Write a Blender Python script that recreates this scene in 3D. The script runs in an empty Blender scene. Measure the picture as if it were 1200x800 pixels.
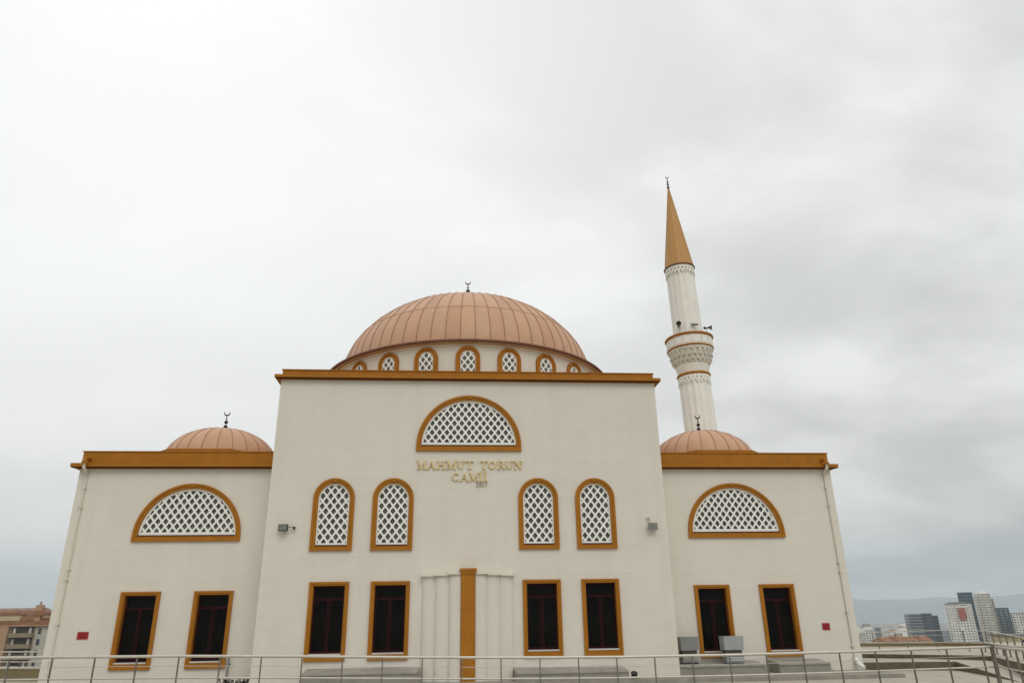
import bpy, bmesh, math, random
from mathutils import Vector, Matrix, noise as mnoise
random.seed(7)
sc = bpy.context.scene
COL = sc.collection
R = math.radians
PI = math.pi

# ------------------------------------------------------------------ camera
cam = bpy.data.cameras.new("camera")
cam_o = bpy.data.objects.new("camera", cam)
COL.objects.link(cam_o)
yaw, pit, roll = 0.0855162, 0.3719646, 0.0164204
F = Vector((math.sin(yaw) * math.cos(pit), math.cos(yaw) * math.cos(pit), math.sin(pit)))
R0 = Vector((math.cos(yaw), -math.sin(yaw), 0))
U0 = R0.cross(F)
RC = R0 * math.cos(roll) - U0 * math.sin(roll)
UC = R0 * math.sin(roll) + U0 * math.cos(roll)
M3 = Matrix((RC, UC, -F)).transposed()
cam_o.matrix_world = Matrix.Translation((-0.655, -25.1247, 1.58)) @ M3.to_4x4()
cam.sensor_width = 36
cam.sensor_fit = 'HORIZONTAL'
cam.lens = 852.23 / 1200 * 36
cam.clip_start = 0.1
cam.clip_end = 30000
sc.camera = cam_o

# ------------------------------------------------------------------ sky + sun (overcast)
SUN_AZ = R(164)      # from the north (+Y) axis, towards +X
SUN_EL = R(46)
sdir = Vector((math.sin(SUN_AZ) * math.cos(SUN_EL), math.cos(SUN_AZ) * math.cos(SUN_EL), math.sin(SUN_EL)))
w = bpy.data.worlds.new("World")
sc.world = w
w.use_nodes = True
nt = w.node_tree
N, L = nt.nodes, nt.links
N.clear()


def nd(t, **kw):
    n = N.new(t)
    for k, v in kw.items():
        setattr(n, k, v)
    return n


def mth(op, a, b=None, c=None, clamp=False):
    n = N.new('ShaderNodeMath')
    n.operation = op
    n.use_clamp = clamp
    for i, x in enumerate((a, b, c)):
        if x is None:
            continue
        if isinstance(x, (int, float)):
            n.inputs[i].default_value = x
        else:
            L.new(x, n.inputs[i])
    return n.outputs[0]


out = nd('ShaderNodeOutputWorld')
sky = nd('ShaderNodeTexSky')
sky.sky_type = 'NISHITA'
sky.sun_disc = False
sky.sun_elevation = SUN_EL
sky.sun_rotation = SUN_AZ
bg_s = nd('ShaderNodeBackground')
bg_s.inputs[1].default_value = 0.1
L.new(sky.outputs[0], bg_s.inputs[0])
tc = nd('ShaderNodeTexCoord')
nrm = nd('ShaderNodeVectorMath', operation='NORMALIZE')
L.new(tc.outputs['Generated'], nrm.inputs[0])
sx = nd('ShaderNodeSeparateXYZ')
L.new(nrm.outputs[0], sx.inputs[0])
zc = mth('MAXIMUM', sx.outputs[2], 0.0)
den = mth('ADD', zc, 0.30)
px = mth('DIVIDE', sx.outputs[0], den)
py = mth('DIVIDE', sx.outputs[1], den)
cx = nd('ShaderNodeCombineXYZ')
L.new(px, cx.inputs[0]); L.new(py, cx.inputs[1])
# elevation ramp of the cloud deck
er = nd('ShaderNodeValToRGB')
L.new(zc, er.inputs[0])
cr = er.color_ramp
cr.elements[0].position = 0.0
cr.elements[0].color = (0.415, 0.455, 0.475, 1)
cr.elements[1].position = 1.0
cr.elements[1].color = (0.98, 0.99, 0.97, 1)
for p, c in ((0.045, (0.44, 0.48, 0.50)), (0.075, (0.56, 0.585, 0.585)), (0.12, (0.665, 0.67, 0.645)), (0.20, (0.745, 0.75, 0.725)), (0.40, (0.80, 0.815, 0.795)), (0.7, (0.90, 0.91, 0.89))):
    e = cr.elements.new(p)
    e.color = (*c, 1)
# thin, bright part of the cloud deck to the left
dt = nd('ShaderNodeVectorMath', operation='DOT_PRODUCT')
L.new(nrm.outputs[0], dt.inputs[0])
dt.inputs[1].default_value = Vector((-0.43, 0.78, 0.45)).normalized()     # thinnest part of the deck
gl = mth('POWER', mth('MAXIMUM', dt.outputs['Value'], 0.0), 3.5)
# cloud texture: two octaves sets, stretched with the deck
n1 = nd('ShaderNodeTexNoise', noise_dimensions='3D')
n1.inputs['Scale'].default_value = 1.7
n1.inputs['Detail'].default_value = 6
n1.inputs['Roughness'].default_value = 0.5
n1.inputs['Distortion'].default_value = 0.15
mp = nd('ShaderNodeMapping')
mp.inputs['Scale'].default_value = (0.9, 1.15, 1)
mp.inputs['Location'].default_value = (2.3, 4.1, 0)
L.new(cx.outputs[0], mp.inputs[0])
L.new(mp.outputs[0], n1.inputs['Vector'])
nr = nd('ShaderNodeMapRange', interpolation_type='SMOOTHSTEP')
nr.inputs['From Min'].default_value = 0.36
nr.inputs['From Max'].default_value = 0.66
nr.inputs['To Min'].default_value = 0.72
nr.inputs['To Max'].default_value = 1.08
L.new(n1.outputs['Fac'], nr.inputs[0])
# the deck is thin and even near its bright left part, thicker and more broken away from it
thin = mth('MULTIPLY', gl, 0.9, clamp=True)
cl = mth('ADD', mth('MULTIPLY', nr.outputs[0], mth('SUBTRACT', 1.0, thin)), thin)
glow = mth('ADD', mth('MULTIPLY', gl, 0.17), 1.0)
br = mth('MULTIPLY', cl, glow)
vm = nd('ShaderNodeVectorMath', operation='SCALE')
L.new(er.outputs[0], vm.inputs[0])
L.new(br, vm.inputs['Scale'])
bg_c = nd('ShaderNodeBackground')
bg_c.inputs[1].default_value = 1.0
L.new(vm.outputs[0], bg_c.inputs[0])
mx = nd('ShaderNodeMixShader')
mx.inputs[0].default_value = 0.95      # cloud cover
L.new(bg_s.outputs[0], mx.inputs[1])
L.new(bg_c.outputs[0], mx.inputs[2])
L.new(mx.outputs[0], out.inputs[0])

sun = bpy.data.lights.new("sun", 'SUN')
sun.energy = 0.75
sun.angle = R(30)
sun.color = (1, 0.96, 0.9)
sun_o = bpy.data.objects.new("sun", sun)
COL.objects.link(sun_o)
sun_o.rotation_euler = (-sdir).to_track_quat('-Z', 'Y').to_euler()
sun_o.location = (0, 0, 60)

sc.view_settings.view_transform = 'Standard'
sc.view_settings.look = 'None'
sc.view_settings.exposure = 0.12
sc.view_settings.gamma = 1.0
sc.view_settings.use_curve_mapping = False
sc.cycles.max_bounces = 6
sc.cycles.volume_bounces = 1


# ------------------------------------------------------------------ materials
def mat(name, col, rough=0.75, var=0.06, scale=3.0, bump=0.0, bscale=40.0, metal=0.0, spec=0.4, streak=0.0, dirt=None, detail=5, bdist=0.02):
    m = bpy.data.materials.new(name)
    m.use_nodes = True
    t = m.node_tree
    n, l = t.nodes, t.links
    b = n['Principled BSDF']
    b.inputs['Roughness'].default_value = rough
    b.inputs['Metallic'].default_value = metal
    b.inputs['Specular IOR Level'].default_value = spec
    tcn = n.new('ShaderNodeTexCoord')
    src = tcn.outputs['Object']
    no = n.new('ShaderNodeTexNoise')
    no.inputs['Scale'].default_value = scale
    no.inputs['Detail'].default_value = detail
    l.new(src, no.inputs['Vector'])
    ra = n.new('ShaderNodeValToRGB')
    ra.color_ramp.elements[0].position = 0.25
    ra.color_ramp.elements[1].position = 0.75
    ra.color_ramp.elements[0].color = tuple(c * (1 - var) for c in col) + (1,)
    ra.color_ramp.elements[1].color = tuple(min(1, c * (1 + var)) for c in col) + (1,)
    l.new(no.outputs['Fac'], ra.inputs[0])
    colout = ra.outputs[0]
    if streak:
        mpn = n.new('ShaderNodeMapping')
        mpn.inputs['Scale'].default_value = (2.2, 2.2, 0.12)
        l.new(src, mpn.inputs[0])
        n2 = n.new('ShaderNodeTexNoise')
        n2.inputs['Scale'].default_value = 1.3
        n2.inputs['Detail'].default_value = 6
        l.new(mpn.outputs[0], n2.inputs['Vector'])
        mr = n.new('ShaderNodeMapRange')
        mr.inputs[1].default_value = 0.45
        mr.inputs[2].default_value = 0.75
        mr.inputs[3].default_value = 0.0
        mr.inputs[4].default_value = streak
        l.new(n2.outputs['Fac'], mr.inputs[0])
        mixn = n.new('ShaderNodeMix')
        mixn.data_type = 'RGBA'
        mixn.blend_type = 'MIX'
        l.new(mr.outputs[0], mixn.inputs['Factor'])
        l.new(colout, mixn.inputs['A'])
        d = dirt or tuple(c * 0.6 for c in col)
        mixn.inputs['B'].default_value = (*d, 1)
        colout = mixn.outputs['Result']
    l.new(colout, b.inputs['Base Color'])
    if bump:
        n3 = n.new('ShaderNodeTexNoise')
        n3.inputs['Scale'].default_value = bscale
        n3.inputs['Detail'].default_value = 4
        l.new(src, n3.inputs['Vector'])
        bp = n.new('ShaderNodeBump')
        bp.inputs['Strength'].default_value = bump
        bp.inputs['Distance'].default_value = bdist
        l.new(n3.outputs['Fac'], bp.inputs['Height'])
        l.new(bp.outputs[0], b.inputs['Normal'])
    return m


def wall_mat(name, col, board_joints=True):
    """Painted insulation render: slightly uneven boards, faint horizontal joints, rain streaks."""
    m = mat(name, col, rough=0.85, var=0.035, scale=0.55, streak=0.16, dirt=(0.54, 0.50, 0.43), spec=0.25)
    t = m.node_tree
    n, l = t.nodes, t.links
    b = n['Principled BSDF']
    tcn = n.new('ShaderNodeTexCoord')
    mp1 = n.new('ShaderNodeMapping')
    mp1.inputs['Scale'].default_value = (0.5, 0.5, 1.6)
    l.new(tcn.outputs['Object'], mp1.inputs[0])
    a = n.new('ShaderNodeTexNoise'); a.inputs['Scale'].default_value = 1.4; a.inputs['Detail'].default_value = 2
    l.new(mp1.outputs[0], a.inputs['Vector'])
    c = n.new('ShaderNodeTexNoise'); c.inputs['Scale'].default_value = 70; c.inputs['Detail'].default_value = 3
    l.new(tcn.outputs['Object'], c.inputs['Vector'])
    s = n.new('ShaderNodeSeparateXYZ')
    l.new(tcn.outputs['Object'], s.inputs[0])

    def mm(op, x, y):
        q = n.new('ShaderNodeMath'); q.operation = op
        for i, v in enumerate((x, y)):
            if isinstance(v, (int, float)):
                q.inputs[i].default_value = v
            else:
                l.new(v, q.inputs[i])
        return q.outputs[0]
    # joint every 0.6 m in height, broken up by noise
    fr = mm('FRACT', mm('DIVIDE', s.outputs[2], 0.62), 0)
    ds = mm('ABSOLUTE', mm('SUBTRACT', fr, 0.5), 0)
    jl = mm('MULTIPLY', mm('GREATER_THAN', mm('SUBTRACT', 0.5, 0.0) if False else ds, 0.482), mm('MULTIPLY', a.outputs['Fac'], 0.22))
    h = mm('ADD', mm('MULTIPLY', a.outputs['Fac'], 0.9), mm('MULTIPLY', c.outputs['Fac'], 0.05))
    h = mm('SUBTRACT', h, jl)
    bp = n.new('ShaderNodeBump'); bp.inputs['Strength'].default_value = 0.35; bp.inputs['Distance'].default_value = 0.06
    l.new(h, bp.inputs['Height'])
    l.new(bp.outputs[0], b.inputs['Normal'])
    return m


M = {}
M['wall'] = wall_mat('cream_render', (0.725, 0.68, 0.595))
M['wing'] = wall_mat('cream_render_wing', (0.725, 0.68, 0.595))
M['ochre'] = mat('ochre_paint', (0.385, 0.150, 0.010), rough=0.65, spec=0.22, var=0.10, scale=2.2, streak=0.25, dirt=(0.24, 0.09, 0.010), bump=0.15, bscale=25)
M['soffit'] = mat('dark_red_soffit_and_shade', (0.085, 0.024, 0.008), rough=0.8, var=0.15, spec=0.15)  # also colours the painted shade strip in the arched windows
M['copper'] = mat('copper_sheet', (0.57, 0.328, 0.197), rough=0.5, var=0.09, scale=1.2, spec=0.4, bump=0.12, bscale=5, streak=0.15, dirt=(0.50, 0.265, 0.16))
M['copper2'] = mat('copper_sheet_pale', (0.585, 0.343, 0.21), rough=0.5, var=0.09, scale=1.0, spec=0.4, bump=0.12, bscale=5)
M['copper3'] = mat('copper_sheet_dark', (0.545, 0.308, 0.182), rough=0.52, var=0.09, scale=1.4, spec=0.4, bump=0.12, bscale=5)
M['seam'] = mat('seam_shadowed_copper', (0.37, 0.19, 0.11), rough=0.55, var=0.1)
M['copper_edge'] = mat('copper_edge', (0.20, 0.085, 0.045), rough=0.6)
M['cone'] = mat('cone_sheet', (0.52, 0.27, 0.075), rough=0.5, var=0.06, scale=1.0, streak=0.2, dirt=(0.4, 0.18, 0.06))
M['minaret'] = mat('minaret_paint', (0.89, 0.865, 0.79), rough=0.8, var=0.04, scale=1.2, streak=0.22, dirt=(0.55, 0.5, 0.42), bump=0.1, bscale=20)
M['white'] = mat('white_lattice', (0.86, 0.85, 0.80), rough=0.5, var=0.03)
M['pane_grey'] = mat('grey_glass', (0.115, 0.115, 0.10), rough=0.22, var=0.45, scale=1.6, spec=0.5)  # mottled grey base colour for the panes behind the lattices
M['glass'] = mat('dark_glass', (0.006, 0.0068, 0.005), rough=0.06, var=0.85, scale=0.9, spec=0.08)
M['casing'] = mat('dark_red_casing', (0.032, 0.003, 0.005), rough=0.5, var=0.15, spec=0.12)
M['guard'] = mat('window_guard', (0.006, 0.007, 0.006), rough=0.6, spec=0.1)
M['dark'] = mat('interior_dark', (0.012, 0.012, 0.011), rough=0.9, spec=0.05)
M['marble'] = mat('white_sill', (0.60, 0.56, 0.52), rough=0.4, var=0.08, scale=6)
M['steel'] = mat('stainless_tube', (0.56, 0.525, 0.455), rough=0.45, var=0.08, metal=0.6)
M['steel_post'] = mat('weathered_post', (0.17, 0.155, 0.125), rough=0.5, var=0.2, metal=0.3)
M['black'] = mat('black_metal', (0.02, 0.02, 0.018), rough=0.4, var=0.2)
M['gold'] = mat('brass_letters', (0.74, 0.58, 0.29), rough=0.35, var=0.15, scale=9, metal=0.35)
M['lettergrey'] = mat('pewter_numerals', (0.42, 0.38, 0.27), rough=0.4, var=0.12, scale=9, metal=0.5)
M['red'] = mat('red_enamel', (0.33, 0.012, 0.014), rough=0.4, var=0.08)
M['plate_white'] = mat('plate_print', (0.7, 0.55, 0.5), rough=0.5)
M['grey_box'] = mat('grey_sheet_metal', (0.26, 0.26, 0.25), rough=0.5, var=0.10, scale=4)
M['grey_box_light'] = mat('pale_sheet_metal', (0.38, 0.385, 0.39), rough=0.45, var=0.10, scale=4)
M['grey_dark'] = mat('louvre_dark', (0.075, 0.075, 0.065), rough=0.6, var=0.2)
M['concrete'] = mat('grey_concrete', (0.30, 0.28, 0.235), rough=0.85, var=0.18, scale=3, bump=0.3, bscale=30, streak=0.3, dirt=(0.16, 0.15, 0.12))
M['stone'] = mat('grey_stone_cap', (0.34, 0.325, 0.285), rough=0.6, var=0.15, scale=4, streak=0.3, dirt=(0.17, 0.165, 0.145))
M['paving'] = mat('terrace_paving', (0.43, 0.395, 0.32), rough=0.85, var=0.10, scale=1.5, bump=0.2, bscale=30)
M['kerb'] = mat('dark_kerb', (0.13, 0.105, 0.065), rough=0.85, var=0.22, scale=3)
M['coping'] = mat('coping_stone', (0.55, 0.51, 0.42), rough=0.75, var=0.08, scale=3)
M['olive'] = mat('olive_wall', (0.21, 0.165, 0.085), rough=0.85, var=0.12, scale=2)
M['pipe'] = mat('painted_pipe', (0.69, 0.635, 0.535), rough=0.6, var=0.05)
M['pvc'] = mat('white_pvc', (0.80, 0.79, 0.75), rough=0.4, var=0.04)
M['terrain'] = mat('dry_steppe', (0.20, 0.19, 0.14), rough=0.95, var=0.35, scale=0.02)
M['lamp_glass'] = mat('lamp_glass', (0.20, 0.20, 0.18), rough=0.2, var=0.2, scale=12)
M['dryleaf'] = mat('dry_leaf', (0.065, 0.05, 0.03), rough=0.8, var=0.5, scale=12)


# ------------------------------------------------------------------ mesh helpers
class MB:
    def __init__(s):
        s.v, s.f, s.mi = [], [], []
        s.cur = 0

    def add(s, vs, fs):
        k = len(s.v)
        s.v += [tuple(q) for q in vs]
        for f in fs:
            s.f.append([i + k for i in f])
            s.mi.append(s.cur)

    def box(s, x0, x1, y0, y1, z0, z1):
        s.add([(x0, y0, z0), (x1, y0, z0), (x1, y1, z0), (x0, y1, z0), (x0, y0, z1), (x1, y0, z1), (x1, y1, z1), (x0, y1, z1)],
              [(0, 3, 2, 1), (4, 5, 6, 7), (0, 1, 5, 4), (1, 2, 6, 5), (2, 3, 7, 6), (3, 0, 4, 7)])

    def wedge_box(s, x0, x1, y0, y1, z0, zf, zb):
        s.add([(x0, y0, z0), (x1, y0, z0), (x1, y1, z0), (x0, y1, z0), (x0, y0, zf), (x1, y0, zf), (x1, y1, zb), (x0, y1, zb)],
              [(0, 3, 2, 1), (4, 5, 6, 7), (0, 1, 5, 4), (1, 2, 6, 5), (2, 3, 7, 6), (3, 0, 4, 7)])

    def prism_xz(s, pts, y0, y1):
        n = len(pts)
        s.add([(x, y0, z) for x, z in pts] + [(x, y1, z) for x, z in pts],
              [list(range(n)), list(range(2 * n - 1, n - 1, -1))] + [[(i + 1) % n, i, i + n, (i + 1) % n + n] for i in range(n)])

    def prism_xy(s, pts, z0, z1):
        n = len(pts)
        s.add([(x, y, z0) for x, y in pts] + [(x, y, z1) for x, y in pts],
              [list(range(n - 1, -1, -1)), list(range(n, 2 * n))] + [[i, (i + 1) % n, (i + 1) % n + n, i + n] for i in range(n)])

    def tube(s, path, r, n=8, cap=True):
        path = [Vector(p) for p in path]
        rings = []
        for i, p in enumerate(path):
            a = path[max(0, i - 1)]
            b = path[min(len(path) - 1, i + 1)]
            d = (b - a).normalized()
            up = Vector((0, 0, 1)) if abs(d.z) < 0.95 else Vector((1, 0, 0))
            x = d.cross(up).normalized()
            y = x.cross(d).normalized()
            rr = r[i] if isinstance(r, (list, tuple)) else r
            rings.append([p + x * math.cos(2 * PI * k / n) * rr + y * math.sin(2 * PI * k / n) * rr for k in range(n)])
        vs = [q for g in rings for q in g]
        fs = []
        for i in range(len(rings) - 1):
            for k in range(n):
                fs.append((i * n + k, i * n + (k + 1) % n, (i + 1) * n + (k + 1) % n, (i + 1) * n + k))
        if cap:
            fs.append(tuple(range(n - 1, -1, -1)))
            fs.append(tuple(range((len(rings) - 1) * n, len(rings) * n)))
        s.add(vs, fs)

    def lathe(s, prof, n=32, cx=0, cy=0, a0=0.0, rfun=None, cap=False):
        vs, fs = [], []
        for r, z in prof:
            for k in range(n):
                a = a0 + 2 * PI * k / n
                rr = r * (rfun(k, z) if rfun else 1)
                vs.append((cx + rr * math.sin(a), cy - rr * math.cos(a), z))
        for i in range(len(prof) - 1):
            for k in range(n):
                fs.append((i * n + k, i * n + (k + 1) % n, (i + 1) * n + (k + 1) % n, (i + 1) * n + k))
        if cap:
            fs.append(tuple(range(n - 1, -1, -1)))
            fs.append(tuple(range((len(prof) - 1) * n, len(prof) * n)))
        s.add(vs, fs)

    def mesh(s, name, mats, smooth=False):
        me = bpy.data.meshes.new(name)
        me.from_pydata(s.v, [], s.f)
        for m in (mats if isinstance(mats, (list, tuple)) else [mats]):
            me.materials.append(m)
        if any(s.mi):
            me.polygons.foreach_set('material_index', s.mi)
        if smooth:
            me.polygons.foreach_set('use_smooth', [True] * len(me.polygons))
        me.validate()
        me.update()
        return me

    def build(s, name, mats, parent=None, loc=(0, 0, 0), smooth=False, kind=None):
        return put(name, s.mesh(name, mats, smooth), parent, loc, kind=kind)


def put(name, me, parent=None, loc=(0, 0, 0), rotz=0.0, kind=None):
    o = bpy.data.objects.new(name, me)
    COL.objects.link(o)
    o.parent = parent
    o.location = loc
    if rotz:
        o.rotation_euler = (0, 0, rotz)
    if kind:
        o['kind'] = kind
    return o


def tag(o, label, cat, group=None):
    o['label'] = label
    o['category'] = cat
    if group:
        o['group'] = group
    return o


def thing(name, label, cat, loc=(0, 0, 0), group=None):
    return tag(put(name, None, None, loc), label, cat, group)


def structure(o):
    o['kind'] = 'structure'
    return o


def copy_tree(o, parent=None):
    c = o.copy()
    COL.objects.link(c)
    c.parent = parent
    for ch in o.children:
        copy_tree(ch, c)
    return c


# ------------------------------------------------------------------ ground, terrain, pavement
PZ = -0.12     # terrace pavement level (the apron round the mosque is z = 0)


def build_ground():
    mb = MB()
    radii = [0, 48, 62, 85, 120, 180, 260, 380, 560, 850, 1300, 2200, 3800, 11000]
    hts = [-0.9, -0.9, -4.0, -8, -11, -14.5, -18, -22, -26, -29, -30, -30, -30, -30]
    n = 96
    vs = [(0, 0, -0.9)]
    for r, h in list(zip(radii, hts))[1:]:
        for k in range(n):
            a = 2 * PI * k / n
            j = mnoise.noise(Vector((math.cos(a) * r * 0.01, math.sin(a) * r * 0.01, r * 0.003)))
            vs.append((r * math.cos(a), r * math.sin(a), h + (j * min(4, r * 0.012) if 70 < r < 2000 else 0)))
    fs = [(0, 1 + k, 1 + (k + 1) % n) for k in range(n)]
    for i in range(len(radii) - 2):
        for k in range(n):
            a = 1 + i * n
            fs.append((a + k, a + n + k, a + n + (k + 1) % n, a + (k + 1) % n))
    mb.add(vs, fs)
    structure(mb.build('ground', M['terrain'], smooth=True))
    # terrace pavement: slabs in a coarse grid near the wall are real pieces, the rest is one sheet
    mb = MB()
    mb.box(-25, 31, -40, 16.5, -0.85, PZ - 0.03)
    pave = structure(mb.build('pavement', M['kerb']))
    slab = MB()
    slab.box(-0.746, 0.746, -0.746, 0.746, 0, 0.03)
    me = slab.mesh('paving_slab', M['paving'])
    for ix in range(-7, 14):
        for iy in range(-3, 6):
            X, Y = 0.75 + ix * 1.5, -7.25 + iy * 1.5
            if X > 19.5 or Y > 1.5 + (X > 14) * 0:
                continue
            put('paving_slab', me, pave, (X, Y, PZ - 0.03 + random.uniform(-0.003, 0.003)))
    far = MB()
    far.box(-25, 31, -40, -8.03, PZ - 0.03, PZ)
    far.box(-25, -9.78, -8.0, 16.5, PZ - 0.03, PZ)
    far.box(13.6, 31, 1.02, 16.5, PZ - 0.03, PZ)
    far.box(19.55, 31, -8.0, 1.0, PZ - 0.03, PZ)
    far.build('paving_field', M['paving'], pave)


build_ground()


def build_tiers():
    # right-hand raised terraces: polygons of their plan, front edges as seen beside the right wing
    def tier(pts, z0, z1, nm):
        mb = MB()
        mb.cur = 0
        mb.prism_xy(pts, z0, z1)
        mb.mi = [1 if i >= 2 else 0 for i in range(len(mb.f))]
        return structure(mb.build(nm, [M['paving'], M['kerb']]))
    # lowest tier, its right arm dies into the pavement as a ramp
    mb = MB()
    top = [(13.55, 2.35, 0.16), (14.235, 2.2, 0.16), (17.147, 1.55, 0.16), (15.33, -3.86, PZ + 0.005), (30, -3.86, PZ + 0.005), (30, 16, 0.16), (13.55, 16, 0.16)]
    n = len(top)
    mb.add([(x, y, -0.5) for x, y, z in top] + top, [list(range(n - 1, -1, -1)), [7, 8, 9, 12, 13], [9, 10, 11, 12]] + [[i, (i + 1) % n, (i + 1) % n + n, i + n] for i in range(n)])
    mb.mi = [0, 0, 0] + [1] * n
    structure(mb.build('terrace', [M['paving'], M['kerb']]))
    tier([(13.56, 6.2), (15.975, 5.25), (18.766, 1.95), (16.1, -3.2), (29.9, -3.2), (29.9, 15.9), (13.56, 15.9)], -0.45, 0.31, 'upper_terrace')
    # parapet at the outer edge of the terrace, with a light coping and an olive face
    line = [(13.62, 14.6), (20.45, 13.49), (23.65, 11.95), (24.59, 10.17), (22.39, 4.87), (20.6, 0.4)]
    t = thing('parapet_wall', 'low olive parapet wall with pale coping behind the right wing, edging the far terrace', 'wall', (20.4, 13.5, 0.31))
    off = Vector((20.4, 13.5, 0.31))
    a, b = MB(), MB()
    for i in range(len(line) - 1):
        p, q = Vector((*line[i], 0)), Vector((*line[i + 1], 0))
        d = (q - p).normalized()
        nrm_ = Vector((-d.y, d.x, 0))
        e = 0.003 * i
        for m_, t0, t1, z0, z1 in ((a, 0.0, 0.28, -0.4, 0.448), (b, -0.015, 0.32, 0.449, 0.47)):
            pts = [p + nrm_ * t0, q + nrm_ * t0 + d * 0.0, q + nrm_ * t1, p + nrm_ * t1]
            m_.prism_xy([(v.x - off.x, v.y - off.y) for v in pts], z0 - off.z, z1 - off.z + e)
    a.build('wall_face', M['olive'], t)
    b.build('coping', M['coping'], t)
    # left-hand parapet
    line = [(-27.0, 11.0), (-17.95, 7.39), (-16.63, 6.85), (-13.56, 5.6)]
    t2 = thing('parapet_wall', 'low olive parapet wall with pale coping beyond the left wing, below the old house', 'wall', (-17, 7, PZ))
    off = Vector((-17, 7, PZ))
    a, b = MB(), MB()
    for i in range(len(line) - 1):
        p, q = Vector((*line[i], 0)), Vector((*line[i + 1], 0))
        d = (q - p).normalized()
        nrm_ = Vector((-d.y, d.x, 0))
        for m_, t0, t1, z0, z1 in ((a, 0.0, 0.28, PZ - 0.2, 0.31), (b, -0.03, 0.32, 0.31, 0.38)):
            pts = [p + nrm_ * t0, q + nrm_ * t0, q + nrm_ * t1, p + nrm_ * t1]
            m_.prism_xy([(v.x - off.x, v.y - off.y) for v in pts], z0 - off.z, z1 - off.z + 0.003 * i)
    a.build('wall_face', M['olive'], t2)
    b.build('coping', M['coping'], t2)
    # strip of darker soil under the left parapet is simply its shaded foot


build_tiers()


# ------------------------------------------------------------------ mosque
W = 6.75        # half width of the central block
WW = 13.52      # half width overall
S = 1.109       # set-back of the wings
ZC = 9.83       # wall top of block
ZW = 6.87       # wall top of wings


def arch_outline(hw, zb, zt, n=28):
    zs = zt - hw
    a0 = math.asin(max(0.0, min(0.9, (zb - zs) / hw)))
    xb = hw * math.cos(a0) if a0 > 0 else hw
    pts = [(-xb, zb), (xb, zb)]
    for i in range(n + 1):
        a = a0 + (PI - 2 * a0) * i / n
        if a0 > 0 and i in (0, n):
            a += 0.004 if i == 0 else -0.004
        pts.append((hw * math.cos(a), zs + hw * math.sin(a)))
    return pts


def ring(mb, po, pi, yf, yb):
    """solid frame between two outlines with equal point counts; front at yf, back at yb"""
    n = len(po)
    vs = [(x, yf, z) for x, z in po] + [(x, yf, z) for x, z in pi] + [(x, yb, z) for x, z in po] + [(x, yb, z) for x, z in pi]
    fs = []
    for i in range(n):
        j = (i + 1) % n
        fs.append((i, j, n + j, n + i))                 # front
        fs.append((j, i, 2 * n + i, 2 * n + j))         # outer side
        fs.append((n + i, n + j, 3 * n + j, 3 * n + i)) # inner side
    mb.add(vs, fs)


def clip(poly, conv):
    res = poly
    n = len(conv)
    for i in range(n):
        a, b = conv[i], conv[(i + 1) % n]
        ex, ez = b[0] - a[0], b[1] - a[1]
        if ex * ex + ez * ez < 1e-12:
            continue
        inp, res = res, []
        if not inp:
            return []
        dd = [ex * (p[1] - a[1]) - ez * (p[0] - a[0]) for p in inp]
        for k in range(len(inp)):
            p, q, dp, dq = inp[k], inp[(k + 1) % len(inp)], dd[k], dd[(k + 1) % len(inp)]
            if dp >= 0:
                res.append(p)
            if (dp >= 0) != (dq >= 0):
                t = dp / (dp - dq)
                res.append((p[0] + (q[0] - p[0]) * t, p[1] + (q[1] - p[1]) * t))
    return res


def lattice(mb, conv, cw, ch, y, depth, ox=0.0, oz=0.0, open_=0.72):
    """diamond lattice of true holes, clipped to a convex outline"""
    xs = [p[0] for p in conv]
    zs = [p[1] for p in conv]
    i0, i1 = int(min(xs) / cw) - 2, int(max(xs) / cw) + 2
    j0, j1 = int((min(zs) - oz) / (ch / 2)) - 2, int((max(zs) - oz) / (ch / 2)) + 2
    for j in range(j0, j1 + 1):
        for i in range(i0, i1 + 1):
            cx_ = ox + (i + (0.5 if j % 2 else 0)) * cw
            cz_ = oz + j * ch / 2
            o = [(cx_ + cw / 2, cz_), (cx_, cz_ + ch / 2), (cx_ - cw / 2, cz_), (cx_, cz_ - ch / 2)]
            k = open_
            ctr = (cx_, cz_)
            inn = []
            for q in range(4):
                a, b, c = o[q - 1], o[q], o[(q + 1) % 4]
                for (s_, t_) in ((a, 0.15), (c, 0.15)):
                    x = b[0] + (s_[0] - b[0]) * t_
                    z = b[1] + (s_[1] - b[1]) * t_
                    inn.append((ctr[0] + (x - ctr[0]) * k, ctr[1] + (z - ctr[1]) * k))
            # inn: order per corner -> (towards previous, towards next)
            quads = []
            for q in range(4):
                quads.append([o[q], inn[2 * q + 1], inn[2 * q]][::-1])
                q2 = (q + 1) % 4
                quads.append([o[q], o[q2], inn[2 * q2], inn[2 * q + 1]])
            for pg in quads:
                # make counter-clockwise
                ar = sum(pg[m][0] * pg[(m + 1) % len(pg)][1] - pg[(m + 1) % len(pg)][0] * pg[m][1] for m in range(len(pg)))
                if ar < 0:
                    pg = pg[::-1]
                c = clip(pg, conv)
                if len(c) >= 3:
                    mb.add([(x, y, z) for x, z in c], [list(range(len(c)))])
            for q in range(8):
                a, b = inn[q], inn[(q + 1) % 8]
                c = clip([a, b, a], conv)
                if len(c) >= 2:
                    a, b = c[0], c[1]
                    mb.add([(a[0], y, a[1]), (b[0], y, b[1]), (b[0], y + depth, b[1]), (a[0], y + depth, a[1])], [(0, 1, 2, 3)])


MESH = {}


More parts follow.
